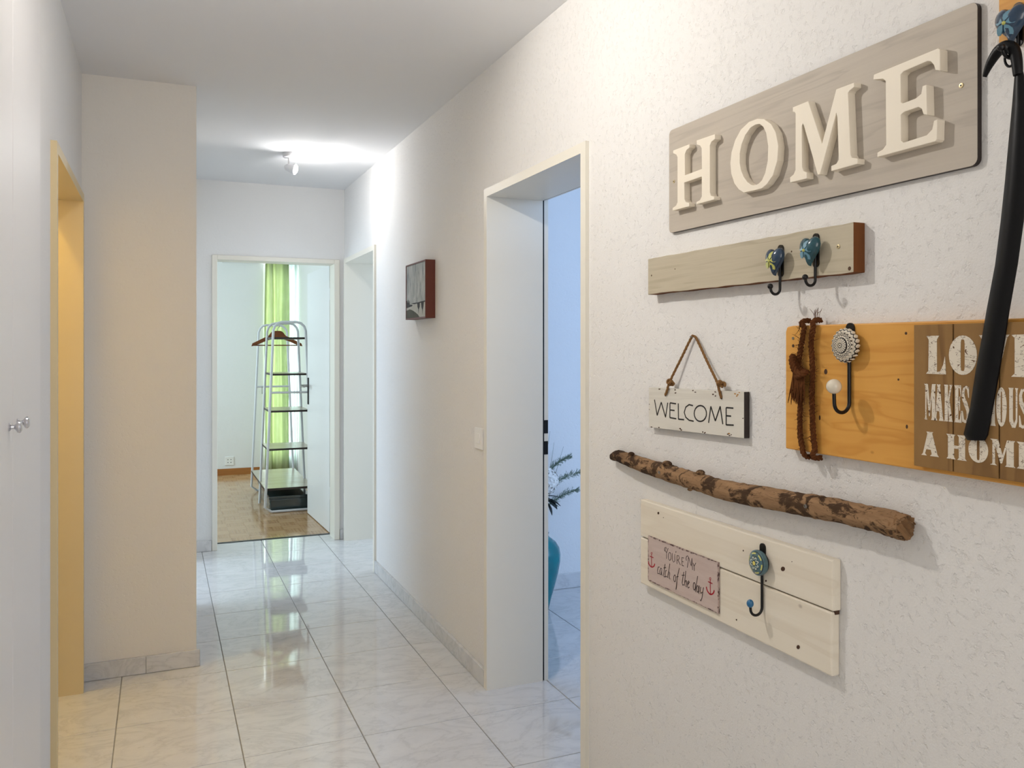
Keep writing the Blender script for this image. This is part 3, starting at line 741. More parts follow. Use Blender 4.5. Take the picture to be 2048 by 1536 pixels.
# ---- WELCOME sign
ww = 0.016
C4 = crop(1290, 660, 6.677)
wq = C4([(50, 768), (1322, 826), (1322, 1448), (50, 1298)], ww)
wel = empty('welcome_sign', (RW, 1.7, wq[2][1]), 'small whitewashed wooden WELCOME plaque hanging from a jute cord', 'sign')
mk('board', MB().prism([wq[0], wq[1], wq[2], wq[3]], 0.001, ww), ['wood_welcome', 'shelf_edge'], parent=wel, bevel=0.0008, slot=lambda nn, c: 0 if nn.x < -0.5 or nn.z > 0.5 else 1)
def ell(cx, cy, rx, ry, n=20): return [(cx + rx * math.cos(2 * math.pi * k / n), cy + ry * math.sin(2 * math.pi * k / n)) for k in range(n + 1)]
WL = [[(128,930),(163,1140)],[(163,1140),(218,965)],[(218,965),(275,1165)],[(275,1165),(305,970)],
      [(335,975),(333,1172)],[(335,973),(415,985)],[(335,1068),(395,1075)],[(333,1170),(418,1185)],
      [(445,980),(448,1192)],[(446,1190),(522,1198)],[(640,1010),(590,997),(545,1030),(525,1100),(545,1165),(590,1205),(650,1218)],
      ell(740,1115,82,106),[(850,1240),(880,1020)],[(880,1020),(940,1215)],[(940,1215),(1005,1020)],[(1005,1020),(1040,1258)],
      [(1085,1035),(1085,1270)],[(1085,1036),(1180,1044)],[(1085,1145),(1150,1150)],[(1085,1266),(1185,1271)]]
mb = MB()
for st in WL: mb.stroke(C4(st, ww), ww, 0.0017)
mk('lettering', mb, 'ink_black', parent=wel, label='black hand-painted word WELCOME')
for px_, py_, mt in ((195,790,'chip_brown'),(400,800,'chip_brown'),(410,838,'chip_brown'),(640,810,'chip_brown'),(672,830,'chip_brown'),(940,828,'chip_brown'),(910,862,'chip_brown'),(945,880,'chip_brown'),
                     (1205,850,'chip_ochre'),(1240,865,'chip_ochre'),(1225,885,'chip_ochre'),(1262,835,'chip_ochre'),(185,1300,'chip_brown'),(470,1315,'chip_brown'),(482,1335,'chip_brown'),(770,1360,'chip_brown'),(800,1372,'chip_brown'),
                     (1105,1392,'chip_brown'),(1130,1410,'chip_brown'),(1150,1398,'chip_brown'),(1122,1380,'chip_ochre'),(85,1296,'chip_brown'),(1312,1180,'chip_brown'),(52,1060,'chip_brown'),(52,990,'chip_brown')):
    P = []
    for k in range(7):
        a = 2 * math.pi * k / 7; rr = random.uniform(6, 17); P.append((px_ + rr * math.cos(a), py_ + rr * 0.8 * math.sin(a)))
    P = [(min(max(x, 55), 1316), y) for x, y in P]
    mk('paint_chip', MB().prism(C4(P, ww), ww, ww + 0.0003), mt, parent=wel)
def rope(path, r, strands=3, turns=120, n=6, wob=0.12, res=None):
    """twisted rope along a dense path; turns per metre"""
    P = [Vector(p) for p in path]
    Q = []; acc = [0.0]
    for a, b in zip(P, P[1:]): acc.append(acc[-1] + (b - a).length)
    L = acc[-1]; N = res or max(12, int(L / (r * 0.7))); j = 0
    for i in range(N + 1):
        d = L * i / N
        while j < len(acc) - 2 and acc[j + 1] < d: j += 1
        t = (d - acc[j]) / max(1e-9, acc[j + 1] - acc[j]); Q.append(P[j].lerp(P[j + 1], t))
    mb = MB(); u = None; fr = []
    for i in range(N + 1):
        T = (Q[min(i + 1, N)] - Q[max(i - 1, 0)]).normalized()
        u = T.orthogonal().normalized() if u is None else (u - T * u.dot(T)).normalized()
        fr.append((u.copy(), T.cross(u)))
    for s_ in range(strands):
        pts = []
        for i in range(N + 1):
            a = 2 * math.pi * (s_ / strands + turns * L * i / N); pts.append(Q[i] + (fr[i][0] * math.cos(a) + fr[i][1] * math.sin(a)) * r * 0.52)
        mb.tube(pts, r * 0.56, n, wob=wob)
    return mb
def P3(cr, pts, wd):
    out = []
    for i, p in enumerate(pts):
        wdd = wd[i] if isinstance(wd, (list, tuple)) else wd
        y, z = cr([p], wdd)[0]; out.append((RW - wdd, y, z))
    return out
cord = P3(C4, [(272, 868), (300, 790), (330, 690), (480, 385), (615, 110), (648, 84), (690, 120), (830, 420), (960, 690), (985, 780), (1018, 908)],
          [ww + .002, ww + .004, ww + .003, .012, .008, .008, .008, .012, ww + .003, ww + .004, ww + .002])
mk('cord', rope(bez(cord, 8), 0.0034, 3, 110), 'jute', parent=wel, smooth=True)
for cx_, cy_, rr in ((345, 700, 34), (1020, 725, 40)):
    mb = MB()
    for k in range(4):
        y, z = C4([(cx_ + random.uniform(-12, 12) + (k % 2) * 24, cy_ + random.uniform(-20, 25))], 0.012)[0]
        c = Vector((RW - 0.013 - 0.002 * k, y, z)); ax = Vector((random.uniform(-1, 1), random.uniform(-1, 1), random.uniform(-1, 1))).normalized(); U = ax.orthogonal().normalized(); V = ax.cross(U)
        mb.tube([c + (U * math.cos(t * math.pi / 6) + V * math.sin(t * math.pi / 6)) * 0.0052 for t in range(12)], 0.0034, 7, wob=0.1)
    mk('knot', mb, 'jute', parent=wel, smooth=True)
for hx_, hy_ in ((272, 872), (1020, 910)):
    y, z = C4([(hx_, hy_)], ww)[0]
    mk('cord_hole', MB().lathe((RW - ww, y, z), 'x-', [(0.003, 0), (0.0028, 0.0004)], 12), 'ink_black', parent=wel)
y, z = C4([(655, 96)], 0.006)[0]
mk('nail', MB().tube([(RW, y, z), (RW - 0.016, y, z + 0.001)], 0.0012, 8).sphere((RW - 0.016, y, z + 0.001), 0.0022, 8, 6), 'steel', label='small nail in the wall holding the jute cord of the WELCOME sign', cat='nail')

# ---- pine board with rosette hook
wo = 0.022
oy1, oz1 = wallp(1571, 652, wo); _, oz0 = wallp(1571, 897, wo); oy0 = 0.62
pine = empty('pine_hook_board', (RW, (oy0 + oy1) / 2, oz0), 'orange pine board with a black hook and cream rosette knob', 'coat rack')
mk('board', MB().prism([(oy0, oz0), (oy1, oz0), (oy1, oz1 - 0.012), (oy1 - 0.004, oz1 - 0.002), (oy1 - 0.02, oz1), (oy0, oz1)], 0.0, wo), 'wood_pine', parent=pine, bevel=0.0025)
C6 = crop(1560, 610, 4.8)
hp = hitX(RW - wo - 0.006, 1697, 760)
r = 0.0034
zb = hitX(RW - wo - 0.02, 1682, 826).z; zt = hitX(RW - wo - 0.005, 1694, 665).z
bl = hitX(RW - wo - 0.046, 1666, 783)
path = hook_wire(hp.y, zt, zb + 0.001, wo, 0.036, bl.z - zb - 0.018, r)
hk = MB().tube(path, r, 12)
kc = hitX(RW - wo - 0.022, 1683, 691)
hk.prism(rrect(hp.y - 0.010, hp.y + 0.010, kc.z - 0.028, kc.z + 0.042, 0.0095), wo, wo + 0.003)
hk.lathe((RW - wo - 0.003, hp.y, kc.z), 'x-', [(0.02, 0), (0.02, 0.007), (0.008, 0.009), (0.008, 0.012)], 20)
Hk = mk('coat_hook', hk, 'black_metal', parent=pine, smooth=True)
kc = Vector((RW - wo - 0.009, hp.y, kc.z))
def sc_wave(j, a): return 1 + (0.045 * math.cos(20 * a) if j in (0, 1, 2) else (0.05 * math.cos(20 * a + math.pi) if j in (3, 4) else 0))
mk('rosette_knob', MB().lathe(kc, 'x-', [(0.0300, 0), (0.0315, 0.005), (0.0300, 0.0085), (0.0245, 0.0100), (0.0235, 0.0135), (0.0150, 0.0150), (0.0145, 0.0165), (0.008, 0.018), (0.002, 0.0184)], 120, sc_wave), 'knob_rosette', parent=Hk, origin=kc, smooth=True, label='cream scalloped ceramic knob with black line pattern')
e = Vector(path[-1]); mk('ball_end', MB().sphere(e + Vector((0, 0, 0.008)), 0.0138, 20, 14), 'ball_cream', parent=Hk, smooth=True, label='glossy cream ball')
for px_, py_ in ((126, 320), (127, 392)):
    y, z = C6([(px_, py_)], wo)[0]
    mk('screw', MB().lathe((RW - wo, y, z), 'x-', [(0.0034, 0), (0.003, 0.0008)], 12), 'steel' if py_ < 350 else 'chip_brown', parent=pine, smooth=True)
for cx_, cy_, rx_, ry_ in ((440, 640, 16, 26), (1137, 716, 9, 11), (1210, 272, 12, 14), (1218, 1168, 10, 20), (382, 1082, 8, 24)):
    mk('knot', MB().prism(C6(ell(cx_, cy_, rx_, ry_, 12)[:-1], wo), wo, wo + 0.0003), 'chip_brown', parent=pine)

# ---- coir rope tied around the pine board
cr_ = empty('coir_rope', (RW - wo, wallp(1615, 700, wo)[0], oz0 - 0.01), 'brown coir rope looped and knotted around the pine board', 'rope')
wf = wo + 0.0080
top = oz1 + 0.0085; bot = oz0 - 0.0085
def loop(pts, ytop, ybot, w_top=0.006):
    p = P3(C6, pts, wf)
    a = [(RW - 0.0085, ytop, top), (RW - 0.015, ytop, top + 0.001), (RW - wo - 0.003, ytop, top), (RW - wf - 0.001, ytop, top - 0.006)]
    b = [(RW - wf - 0.001, ybot, bot + 0.006), (RW - wo - 0.003, ybot, bot), (RW - 0.015, ybot, bot - 0.001), (RW - 0.0085, ybot, bot)]
    return bez(a + p + b, 6)
t1 = wallp(1560 + 240 / 4.8, 640, wo)[0]; b1 = wallp(1560 + 262 / 4.8, 910, wo)[0]
t2 = wallp(1560 + 345 / 4.8, 640, wo)[0]; b2 = wallp(1560 + 345 / 4.8, 910, wo)[0]
mk('rope_loop', rope(loop([(230, 215), (212, 340), (188, 480), (165, 600), (185, 760), (195, 900), (190, 1060), (195, 1250), (215, 1370)], t1, b1), 0.0056, 3, 45, wob=0.25), 'coir', parent=cr_, smooth=True)
mk('rope_loop', rope(loop([(320, 205), (300, 360), (312, 600), (305, 850), (312, 1080), (322, 1290), (335, 1390)], t2, b2), 0.0056, 3, 45, wob=0.25), 'coir', parent=cr_, smooth=True)
mb = MB()
for k in range(5):
    y, z = C6([(150 + 18 * k, 560 + 26 * k)], wf + .006)[0]
    c = Vector((RW - wf - 0.0105, y, z)); U = Vector((0.75, 0.4, 0.2)).normalized(); V = Vector((0.1, 0.35 + 0.1 * k, 1 - 0.3 * k)).normalized()
    mb.v += []; rp = rope([c + (U * math.cos(t * math.pi / 8) * 0.010 + V * math.sin(t * math.pi / 8) * 0.016) for t in range(17)], 0.0055, 3, 45, wob=0.25); mb.add(rp.v, rp.f)
mk('rope_knot', mb, 'coir', parent=cr_, smooth=True)
mb = MB()
for k in range(46):
    x0_ = random.uniform(125, 235); x1_ = x0_ + random.uniform(-55, 15)
    pts = P3(C6, [(x0_, 660), ((x0_ + x1_) / 2 + random.uniform(-12, 12), 780), (x1_, random.uniform(840, 960))], [wf + .008, wf + .010 + random.uniform(0, .006), wf + .004 + random.uniform(0, .008)])
    mb.tube(bez(pts, 4), [0.0014] * 6 + [0.001] * 2 + [0.0004], 5)
mk('rope_tassel', mb, 'coir', parent=cr_, smooth=True, kind='stuff')
mb = MB()
for k in range(220):
    x0_ = random.choice((210, 200, 190, 310, 305, 315)) + random.uniform(-10, 10); y0_ = random.uniform(180, 1380)
    dx, dy = random.uniform(-70, 60), random.uniform(-60, 60)
    pts = P3(C6, [(x0_, y0_), (x0_ + dx * .5, y0_ + dy * .7), (x0_ + dx, y0_ + dy)], [wf, wf + .006, wf + .008 + random.uniform(-.004, .01)])
    mb.tube(bez(pts, 3), [0.0004] * 6 + [0.00015], 4, cap=False)
for k in range(9):
    x0_ = random.uniform(330, 400); pts = P3(C6, [(x0_, 150), (x0_ - 10, 90), (x0_ + random.uniform(-60, 40), random.uniform(20, 70))], [wo, wo, wo + .004]); mb.tube(bez(pts, 3), [0.0004] * 6 + [0.00015], 4, cap=False)
mk('rope_fibres', mb, 'coir', parent=cr_, kind='stuff')

# ---- LOVE MAKES A HOUSE A HOME sign
wv = wo + 0.016
C5 = crop(1820, 620, 4.267)
ys = [wallp(x, 800, wv)[0] for x in (1826.5, 1906, 1998)]; pw = ys[1] - ys[2]
ys += [ys[2] - pw, ys[2] - 2 * pw]
lz1 = wallp(1826.5, 650, wv)[1]; lz0 = wallp(1826.5, 931, wv)[1]
love = empty('love_sign', (RW - wo, (ys[0] + ys[-1]) / 2, lz0), 'brown plank sign with white lettering LOVE MAKES A HOUSE A HOME on pine board', 'sign')
for a, b in zip(ys, ys[1:]):
    mk('plank', MB().prism([(a - 0.0012, lz0), (b + 0.0012, lz0), (b + 0.0012, lz1), (a - 0.0012, lz1)], wo + 0.0004, wv), 'wood_love', parent=love, bevel=0.0008)
mk('batten', MB().prism([(ys[0] - 0.02, lz0 + 0.05), (ys[-1] + 0.02, lz0 + 0.05), (ys[-1] + 0.02, lz1 - 0.05), (ys[0] - 0.02, lz1 - 0.05)], wo + 0.0004, wo + 0.004), 'ink_black', parent=love)
# fat slab letters in a unit box (u to the right, v up); a list of outlines, each maybe with a hole
def O_(n=24):
    o = [(0.5 + 0.5 * math.cos(2 * math.pi * k / n), 0.5 + 0.5 * math.sin(2 * math.pi * k / n)) for k in range(n)]
    i = [(0.5 + 0.075 * (abs(math.cos(t)) ** .4) * (1 if math.cos(t) > 0 else -1), 0.5 + 0.40 * (abs(math.sin(t)) ** .4) * (1 if math.sin(t) > 0 else -1)) for t in [2 * math.pi * k / n for k in range(n)]]
    return [('ring', o, i)]
GL = {
 'L': [('p', [(.02,1),(.66,1),(.55,.9),(.55,.05),(.72,.08),(.86,.24),(.95,.46),(1,0),(0,0),(.12,.08),(.14,.9)])],
 'V': [('p', [(0,1),(.5,1),(.42,.93),(.60,.36),(.76,.9),(.66,1),(1,1),(.92,.92),(.62,0),(.42,0),(.08,.92)])],
 'E': [('p', [(0,1),(.92,1),(.96,.7),(.88,.7),(.74,.92),(.55,.93),(.55,.56),(.66,.58),(.7,.7),(.78,.7),(.78,.32),(.7,.32),(.66,.46),(.55,.48),(.55,.07),(.76,.09),(.92,.32),(1,.32),(.97,0),(0,0),(.12,.08),(.12,.92)])],
 'M': [('p', [(0,1),(.32,1),(.5,.42),(.68,1),(1,1),(.94,.94),(.94,.06),(1,0),(.6,0),(.66,.06),(.66,.7),(.48,.1),(.42,.1),(.2,.78),(.2,.06),(.28,0),(0,0),(.1,.06),(.1,.94)])],
 'A': [('p', [(.3,1),(.68,1),(.62,.94),(.92,.08),(1,0),(.5,0),(.6,.08),(.55,.26),(.28,.26),(.22,.08),(.32,0),(0,0),(.1,.08),(.36,.93)])],
 'K': [('p', [(0,1),(.5,1),(.44,.94),(.44,.58),(.68,.94),(.62,1),(.96,1),(.86,.94),(.62,.6),(.92,.06),(1,0),(.55,0),(.6,.06),(.44,.44),(.44,.06),(.5,0),(0,0),(.08,.06),(.08,.94)])],
 'H': [('p', [(0,1),(.46,1),(.38,.92),(.38,.56),(.62,.56),(.62,.92),(.54,1),(1,1),(.92,.92),(.92,.08),(1,0),(.54,0),(.62,.08),(.62,.44),(.38,.44),(.38,.08),(.46,0),(0,0),(.08,.08),(.08,.92)])],
 'U': [('p', [(0,1),(.5,1),(.44,.94),(.44,.22),(.56,.1),(.74,.22),(.74,.94),(.66,1),(1,1),(.9,.94),(.9,.16),(.7,0),(.36,0),(.08,.16),(.08,.94)])],
 'S': [('p', [(.95,.98),(.88,.95),(.6,1),(.25,.98),(.03,.82),(.05,.62),(.3,.48),(.62,.32),(.66,.16),(.5,.07),(.28,.1),(.12,.32),(.02,.32),(.03,.02),(.1,.04),(.4,0),(.75,.02),(.97,.18),(.97,.38),(.75,.54),(.42,.68),(.34,.82),(.46,.93),(.68,.9),(.86,.68),(.95,.68)])],
 'O': O_(),
}
def put(ch, xa, xb, z0_, z1_):
    """glyph between crop columns xa..xb"""
    ya = wallp(1820 + xa / 4.267, 800, wv)[0]; yb = wallp(1820 + xb / 4.267, 800, wv)[0]
    m = lambda P: [(ya + (yb - ya) * u, z0_ + (z1_ - z0_) * v) for u, v in P]
    mb = MB()
    for g in GL[ch]:
        if g[0] == 'ring': mb.ring(m(g[1]), m(g[2]), wv, wv + 0.0005)
        else: mb.prism(m(g[1]), wv, wv + 0.0005)
    mk('stencil_letter', mb, 'stencil_white', parent=love)
def zc(x, y): return wallp(1820 + x / 4.267, 620 + y / 4.267, wv)[1]
ra, rb = zc(200, 220), zc(200, 546); rc, rd = zc(200, 632), zc(200, 940); re_, rf = zc(170, 1040), zc(170, 1245)
for ch, a, b in (('L', 138, 308), ('O', 333, 573), ('V', 590, 850), ('E', 865, 1120)): put(ch, a, b, rb, ra)
for ch, a, b in (('M', 122, 222), ('A', 208, 288), ('K', 292, 366), ('E', 380, 442), ('S', 444, 508), ('A', 545, 612), ('H', 640, 732), ('O', 737, 826), ('U', 842, 926), ('S', 930, 1008), ('E', 1018, 1094)): put(ch, a, b, rd, rc)
for ch, a, b in (('A', 97, 248), ('H', 312, 485), ('O', 500, 668), ('M', 684, 900), ('E', 912, 1075)): put(ch, a, b, rf, re_)

# ---- driftwood branch
C3b = crop(1190, 870, 3.073)
bp = [(82, 135, 24), (130, 130, 38), (220, 163, 46), (330, 200, 50), (430, 228, 56), (520, 258, 58), (640, 293, 60), (760, 332, 64), (900, 362, 68), (1050, 388, 71), (1250, 424, 74), (1450, 460, 78), (1650, 505, 80), (1800, 540, 86), (1865, 562, 86), (1905, 574, 84)]
ctr = P3(C3b, [(x, y) for x, y, _ in bp], 0.026)
dep = [p[0] * SA + p[1] * CA for p in ctr]
rad = [b[2] / 3.073 * d / FPX * 0.93 for b, d in zip(bp, dep)]
ctr = [(RW - rr - 0.0005, p[1], p[2]) for p, rr in zip(ctr, rad)]
cc = bez(ctr, 6); rr_ = []
for i in range(len(rad) - 1):
    for k in range(6): rr_.append(rad[i] + (rad[i + 1] - rad[i]) * k / 6)
rr_.append(rad[-1])
br = empty('driftwood_branch', (RW, 1.6, min(p[2] for p in ctr) - 0.02), 'weathered brown driftwood branch fixed along the wall below the WELCOME sign', 'branch')
axis_ = (cc[-1] - cc[-8]).normalized(); nb = len(cc)
bm_ = MB().tube(cc + [cc[-1] - axis_ * 0.006, cc[-1] - axis_ * 0.022, cc[-1] - axis_ * 0.030], rr_ + [rr_[-1] * .72, rr_[-1] * .5, rr_[-1] * .2], 22, wob=0.07)
for i_, am in ((nb - 2, .004), (nb - 1, .014), (nb, .010), (nb + 1, .006)):          # splintered broken end
    for k in range(22): bm_.v[i_ * 22 + k] += axis_ * random.uniform(-am, am)
mk('branch', bm_, ['driftwood', 'driftwood_end'], parent=br, smooth=True, slot=lambda n, c: 1 if (c - cc[-1]).dot(axis_) > -0.045 and n.dot(axis_) > 0.35 else 0)
for px_, py_, rr in ((435, 178, .012), (640, 232, .010), (575, 335, .006), (1345, 505, .006), (215, 118, .009), (1385, 395, .010)):
    y, z = C3b([(px_, py_)], 0.03)[0]
    mk('twig_stub', MB().sphere((RW - 0.026, y, z), rr, 10, 7, (1, 1.2, .7)), 'driftwood', parent=br, smooth=True)
for px_, py_ in ((390, 230), (1292, 438)):
    y, z = C3b([(px_, py_)], 0.046)[0]
    i = min(range(len(cc)), key=lambda q: abs(cc[q].y - y)); x_ = cc[i].x - math.sqrt(max(1e-6, rr_[i] ** 2 - min(rr_[i] * .9, abs(z - cc[i].z)) ** 2)) + 0.001
    mk('screw', MB().lathe((x_, y, z), 'x-', [(0.0045, 0), (0.0042, 0.0022), (0.0018, 0.0024), (0.0015, 0.0012)], 14), 'steel', parent=br, smooth=True)

# ---- white board with blue knob and tin plaque
w2 = 0.021
vy1, vz1 = wallp(1280.5, 998, w2); _, vz0 = wallp(1280.5, 1166, w2); vy0 = wallp(1666, 1200, w2)[0]
vs_ = wallp(1668, 1226, w2)[1]
wbd = empty('white_hook_board', (RW, (vy0 + vy1) / 2, vz0), 'white-painted two-plank board with a blue flower-knob hook and a small plaque', 'coat rack')
mk('plank', MB().prism([(vy0, vs_ + 0.0012), (vy1, vs_ + 0.0012), (vy1, vz1), (vy0, vz1)], 0, w2), 'wood_white', parent=wbd, bevel=0.0035)
mk('plank', MB().prism([(vy0 + 0.004, vz0), (vy1, vz0), (vy1, vs_ - 0.0012), (vy0 + 0.004, vs_ - 0.0012)], 0, w2 - 0.0005), 'wood_white', parent=wbd, bevel=0.0035)
mk('tongue', MB().prism([(vy0 + 0.002, vs_ - 0.006), (vy1 - 0.002, vs_ - 0.006), (vy1 - 0.002, vs_ + 0.006), (vy0 + 0.002, vs_ + 0.006)], 0.003, 0.013), 'chip_brown', parent=wbd)
C7 = crop(1280, 1000, 4.2667)
for cx_, cy_, rx_, ry_ in ((157, 112, 8, 12), (200, 150, 3, 4), (882, 432, 5, 8), (1220, 588, 18, 20), (1350, 1255, 14, 18), (823, 1022, 5, 7), (1075, 690, 7, 9), (1297, 526, 4, 4)):
    mk('knot', MB().prism(C7(ell(cx_, cy_, rx_, ry_, 10)[:-1], w2), w2, w2 + 0.0003), 'chip_brown', parent=wbd)
hp = hitX(RW - w2 - 0.006, 1522, 1180); kz = hitX(RW - w2 - 0.022, 1523, 1131).z
zb = hitX(RW - w2 - 0.018, 1503, 1227).z; bl = hitX(RW - w2 - 0.036, 1492, 1206)
path = hook_wire(hp.y, kz, zb + 0.001, w2, 0.030, max(0.002, bl.z - zb - 0.018), 0.0029)
hk = MB().tube(path, 0.0029, 12)
hk.prism(rrect(hp.y - 0.0085, hp.y + 0.0085, kz - 0.02, kz + 0.040, 0.008), w2, w2 + 0.003)
hk.lathe((RW - w2 - 0.003, hp.y, kz), 'x-', [(0.022, 0), (0.022, 0.006), (0.008, 0.008), (0.008, 0.011)], 20)
Hk = mk('coat_hook', hk, 'black_metal', parent=wbd, smooth=True)
kc = Vector((RW - w2 - 0.009, hp.y, kz))
mk('flower_knob', MB().lathe(kc, 'x-', [(0.0265, 0), (0.0275, 0.004), (0.0265, 0.008), (0.022, 0.0115), (0.015, 0.014), (0.008, 0.0155), (0.001, 0.016)], 48), 'knob_flower', parent=Hk, origin=kc, smooth=True, label='round blue-grey ceramic knob with yellow flower')
e = Vector(path[-1]); mk('ball_end', MB().sphere(e + Vector((0, 0, 0.004)), 0.0075, 16, 12, (1, 1, 1.15)), 'ball_blue', parent=Hk, smooth=True, label='blue ball')
# plaque
w3 = w2 + 0.004
C8 = crop(1285, 1060, 8.533)
pz1 = wallp(1296, 1071, w3)[1]; pz0 = wallp(1296, 1160.5, w3)[1]; pyl = wallp(1296, 1100, w3)[0]; pyr = wallp(1436.5, 1100, w3)[0]
pl = mk('plaque', MB().prism([(pyr, pz0), (pyl, pz0), (pyl, pz1), (pyr, pz1)], w2, w3), ['plaque_print', 'plaque_rim'], parent=wbd, slot=lambda n, c: 0 if n.x < -.5 else 1, label='small rosy plaque with anchors and lettering')
def jag(y0_, z0_, y1_, z1_, inw, n=26):
    pts = []; d = Vector((y1_ - y0_, z1_ - z0_)); q = Vector((-d.y, d.x)).normalized()
    for k in range(n + 1):
        t = k / n; p = Vector((y0_, z0_)) + d * t + q * inw * (random.uniform(.1, 1.0) if 0 < k < n else 0); pts.append(tuple(p))
    return pts
rim = MB()
for a, b in (((pyl, pz1), (pyr, pz1)), ((pyr, pz1), (pyr, pz0)), ((pyr, pz0), (pyl, pz0)), ((pyl, pz0), (pyl, pz1))):
    inw = 0.0040
    d = Vector(b) - Vector(a); q = Vector((-d.y, d.x)); cen = Vector(((pyl + pyr) / 2, (pz0 + pz1) / 2))
    sg = 1 if q.dot(cen - Vector(a)) > 0 else -1
    J = jag(a[0], a[1], b[0], b[1], inw * sg)
    rim.prism(J, w3, w3 + 0.0002)
mk('worn_rim', rim, 'plaque_rim', parent=pl)
TXT = [[(385,365),(375,335),(385,300),(405,295),(408,318),(395,330)],[(385,340),(412,388)],[(440,310),(413,388)],[(413,385),(410,490)],
 ell(466,450,24,68,16),[(512,395),(510,510),(530,548),(553,530),(553,412)],[(573,362),(570,388)],
 [(590,435),(590,580)],[(590,435),(620,440),(632,475),(615,510),(590,512)],[(605,512),(650,598)],
 [(672,470),(675,606)],[(672,468),(708,478)],[(673,535),(700,542)],[(675,604),(707,612)],
 [(752,525),(743,490),(750,455),(770,440),(788,462),(778,560),(765,642)],[(788,462),(832,612)],[(832,612),(845,482)],[(845,482),(855,682)],
 [(862,560),(882,617)],[(912,560),(882,617)],[(882,617),(885,697)]]
CAT = [[(292,632),(270,632),(256,690),(262,745),(288,742)],[(332,662),(312,650),(296,705),(300,762),(318,758),(332,668),(328,765),(345,772)],
 [(387,580),(362,765),(370,803),(388,792)],[(362,648),(402,640)],[(414,692),(396,692),(387,755),(396,802),(416,788)],
 [(468,577),(430,815)],[(434,760),(452,712),(466,728),(458,826),(474,836)],
 ell(552,825,18,58,14),[(630,652),(600,780),(572,1018),(582,975),(590,880)],[(582,800),(614,790)],
 [(705,716),(678,900),(688,945),(703,930)],[(672,775),(720,770)],[(740,700),(716,950)],[(722,900),(744,858),(757,872),(742,968),(757,972)],
 [(770,935),(802,888),(790,868),(774,892),(768,958),(780,992),(802,972)],
 ell(885,960,18,64,14),[(942,787),(904,1050),(917,1056)],ell(943,1005,16,56,14),[(972,950),(958,1078),(970,1086)],
 [(996,972),(984,1055),(998,1082),(1020,1060)],[(1042,980),(1016,1160),(996,1212),(984,1190)]]
mb = MB()
for st in TXT: mb.stroke(C8(st, w3), w3 + 0.0001, 0.0007, 0.0004)
for st in CAT: mb.stroke(C8(st, w3), w3 + 0.0001, 0.00095, 0.0004)
mk('lettering', mb, 'ink_sepia', parent=pl, label="dark lettering YOU'RE MY catch of the day")
for ring_, sh, stk, arm in ((ell(157,397,12,15,12), [(155,412),(156,632)], [(125,447),(188,472)], [(100,532),(115,588),(158,632),(198,614),(211,575)]),
                            (ell(1157,830,12,18,12), [(1157,848),(1160,1100)], [(1120,880),(1195,915)], [(1090,968),(1110,1040),(1160,1098),(1208,1080),(1226,1028)])):
    mb = MB()
    mb.stroke(C8(ring_, w3), w3 + .0001, .0006, .0004).stroke(C8(sh, w3), w3 + .0001, .0011, .0004).stroke(C8(stk, w3), w3 + .0001, .0011, .0004).stroke(C8(bez([(x, y, 0) for x, y in arm], 4) and [(p.x, p.y) for p in bez([(x, y, 0) for x, y in arm], 4)], w3), w3 + .0001, .0017, .0004)
    mk('anchor', mb, 'ink_red', parent=pl, label='red printed anchor')

# ---- upper hook rail with heart hook, and the shoehorn on it
wu = 0.022
uy1 = wallp(1997, 40, wu)[0]; uz0 = wallp(1997, 88, wu)[1]
up = empty('pine_hook_rail', (RW, uy1 - 0.2, uz0), 'pine hook rail with a dark blue heart hook beside the HOME sign', 'coat rack')
mk('board', MB().prism([(uy1 - 0.42, uz0), (uy1, uz0), (uy1, uz0 + 0.11), (uy1 - 0.42, uz0 + 0.11)], 0, wu), 'wood_pine', parent=up, bevel=0.002)
ws = wu + 0.0205
ringc = wallp(2019, 118, ws); ringtop = wallp(2019, 103, ws)[1]
kz_ = hitX(RW - wu - 0.02, 2040, 42).z
heart_hook(up, ringc[0], kz_, wu, 'glaze_blue', 'glaze_pale', drop=kz_ - (ringtop - 0.0019 - 0.0075), reach=2 * (ws - wu - 0.0028 * 1.2), rise=-0.004)
def hp3(px_, py_, wd): y, z = wallp(px_, py_, wd); return Vector((RW - wd, y, z))
EL = [(1927, 868), (1940, 815), (1951, 742), (1965, 667), (1973, 620), (1990, 530), (2001, 444), (2010, 360), (2017, 283), (2024, 210), (2029, 150), (2030, 128)]
ER = [(1974, 870), (1984, 815), (1998, 738), (2009, 672), (2017, 620), (2033, 530), (2045, 444), (2053, 360), (2056, 283), (2054, 210), (2046, 150), (2040, 128)]
mb = MB(); vs = []; fs = []; nc = 9; th = 0.0028
prof = []
for (lx_, ly_), (rx_, ry_) in zip([(1934, 880)] + EL, [(1968, 881)] + ER):
    a = hp3(lx_, ly_, ws); b = hp3(rx_, ry_, ws); prof.append((a, b))
for side in (0, 1):
    for a, b in prof:
        wd_ = (b - a).length
        for k in range(nc):
            t = k / (nc - 1); p = a.lerp(b, t); bow = wd_ * 0.20 * (1 - (2 * t - 1) ** 2)
            vs.append(p + Vector((-bow + (th if side else 0), 0, 0)))
m_ = len(prof)
for side in (0, 1):
    o_ = side * m_ * nc
    for i in range(m_ - 1):
        for k in range(nc - 1): fs.append((o_ + i * nc + k, o_ + i * nc + k + 1, o_ + (i + 1) * nc + k + 1, o_ + (i + 1) * nc + k))
B_ = m_ * nc
for i in range(m_ - 1):
    for k in (0, nc - 1): fs.append((i * nc + k, (i + 1) * nc + k, B_ + (i + 1) * nc + k, B_ + i * nc + k))
for k in range(nc - 1):
    for i in (0, m_ - 1): fs.append((i * nc + k, i * nc + k + 1, B_ + i * nc + k + 1, B_ + i * nc + k))
mb.add(vs, fs)
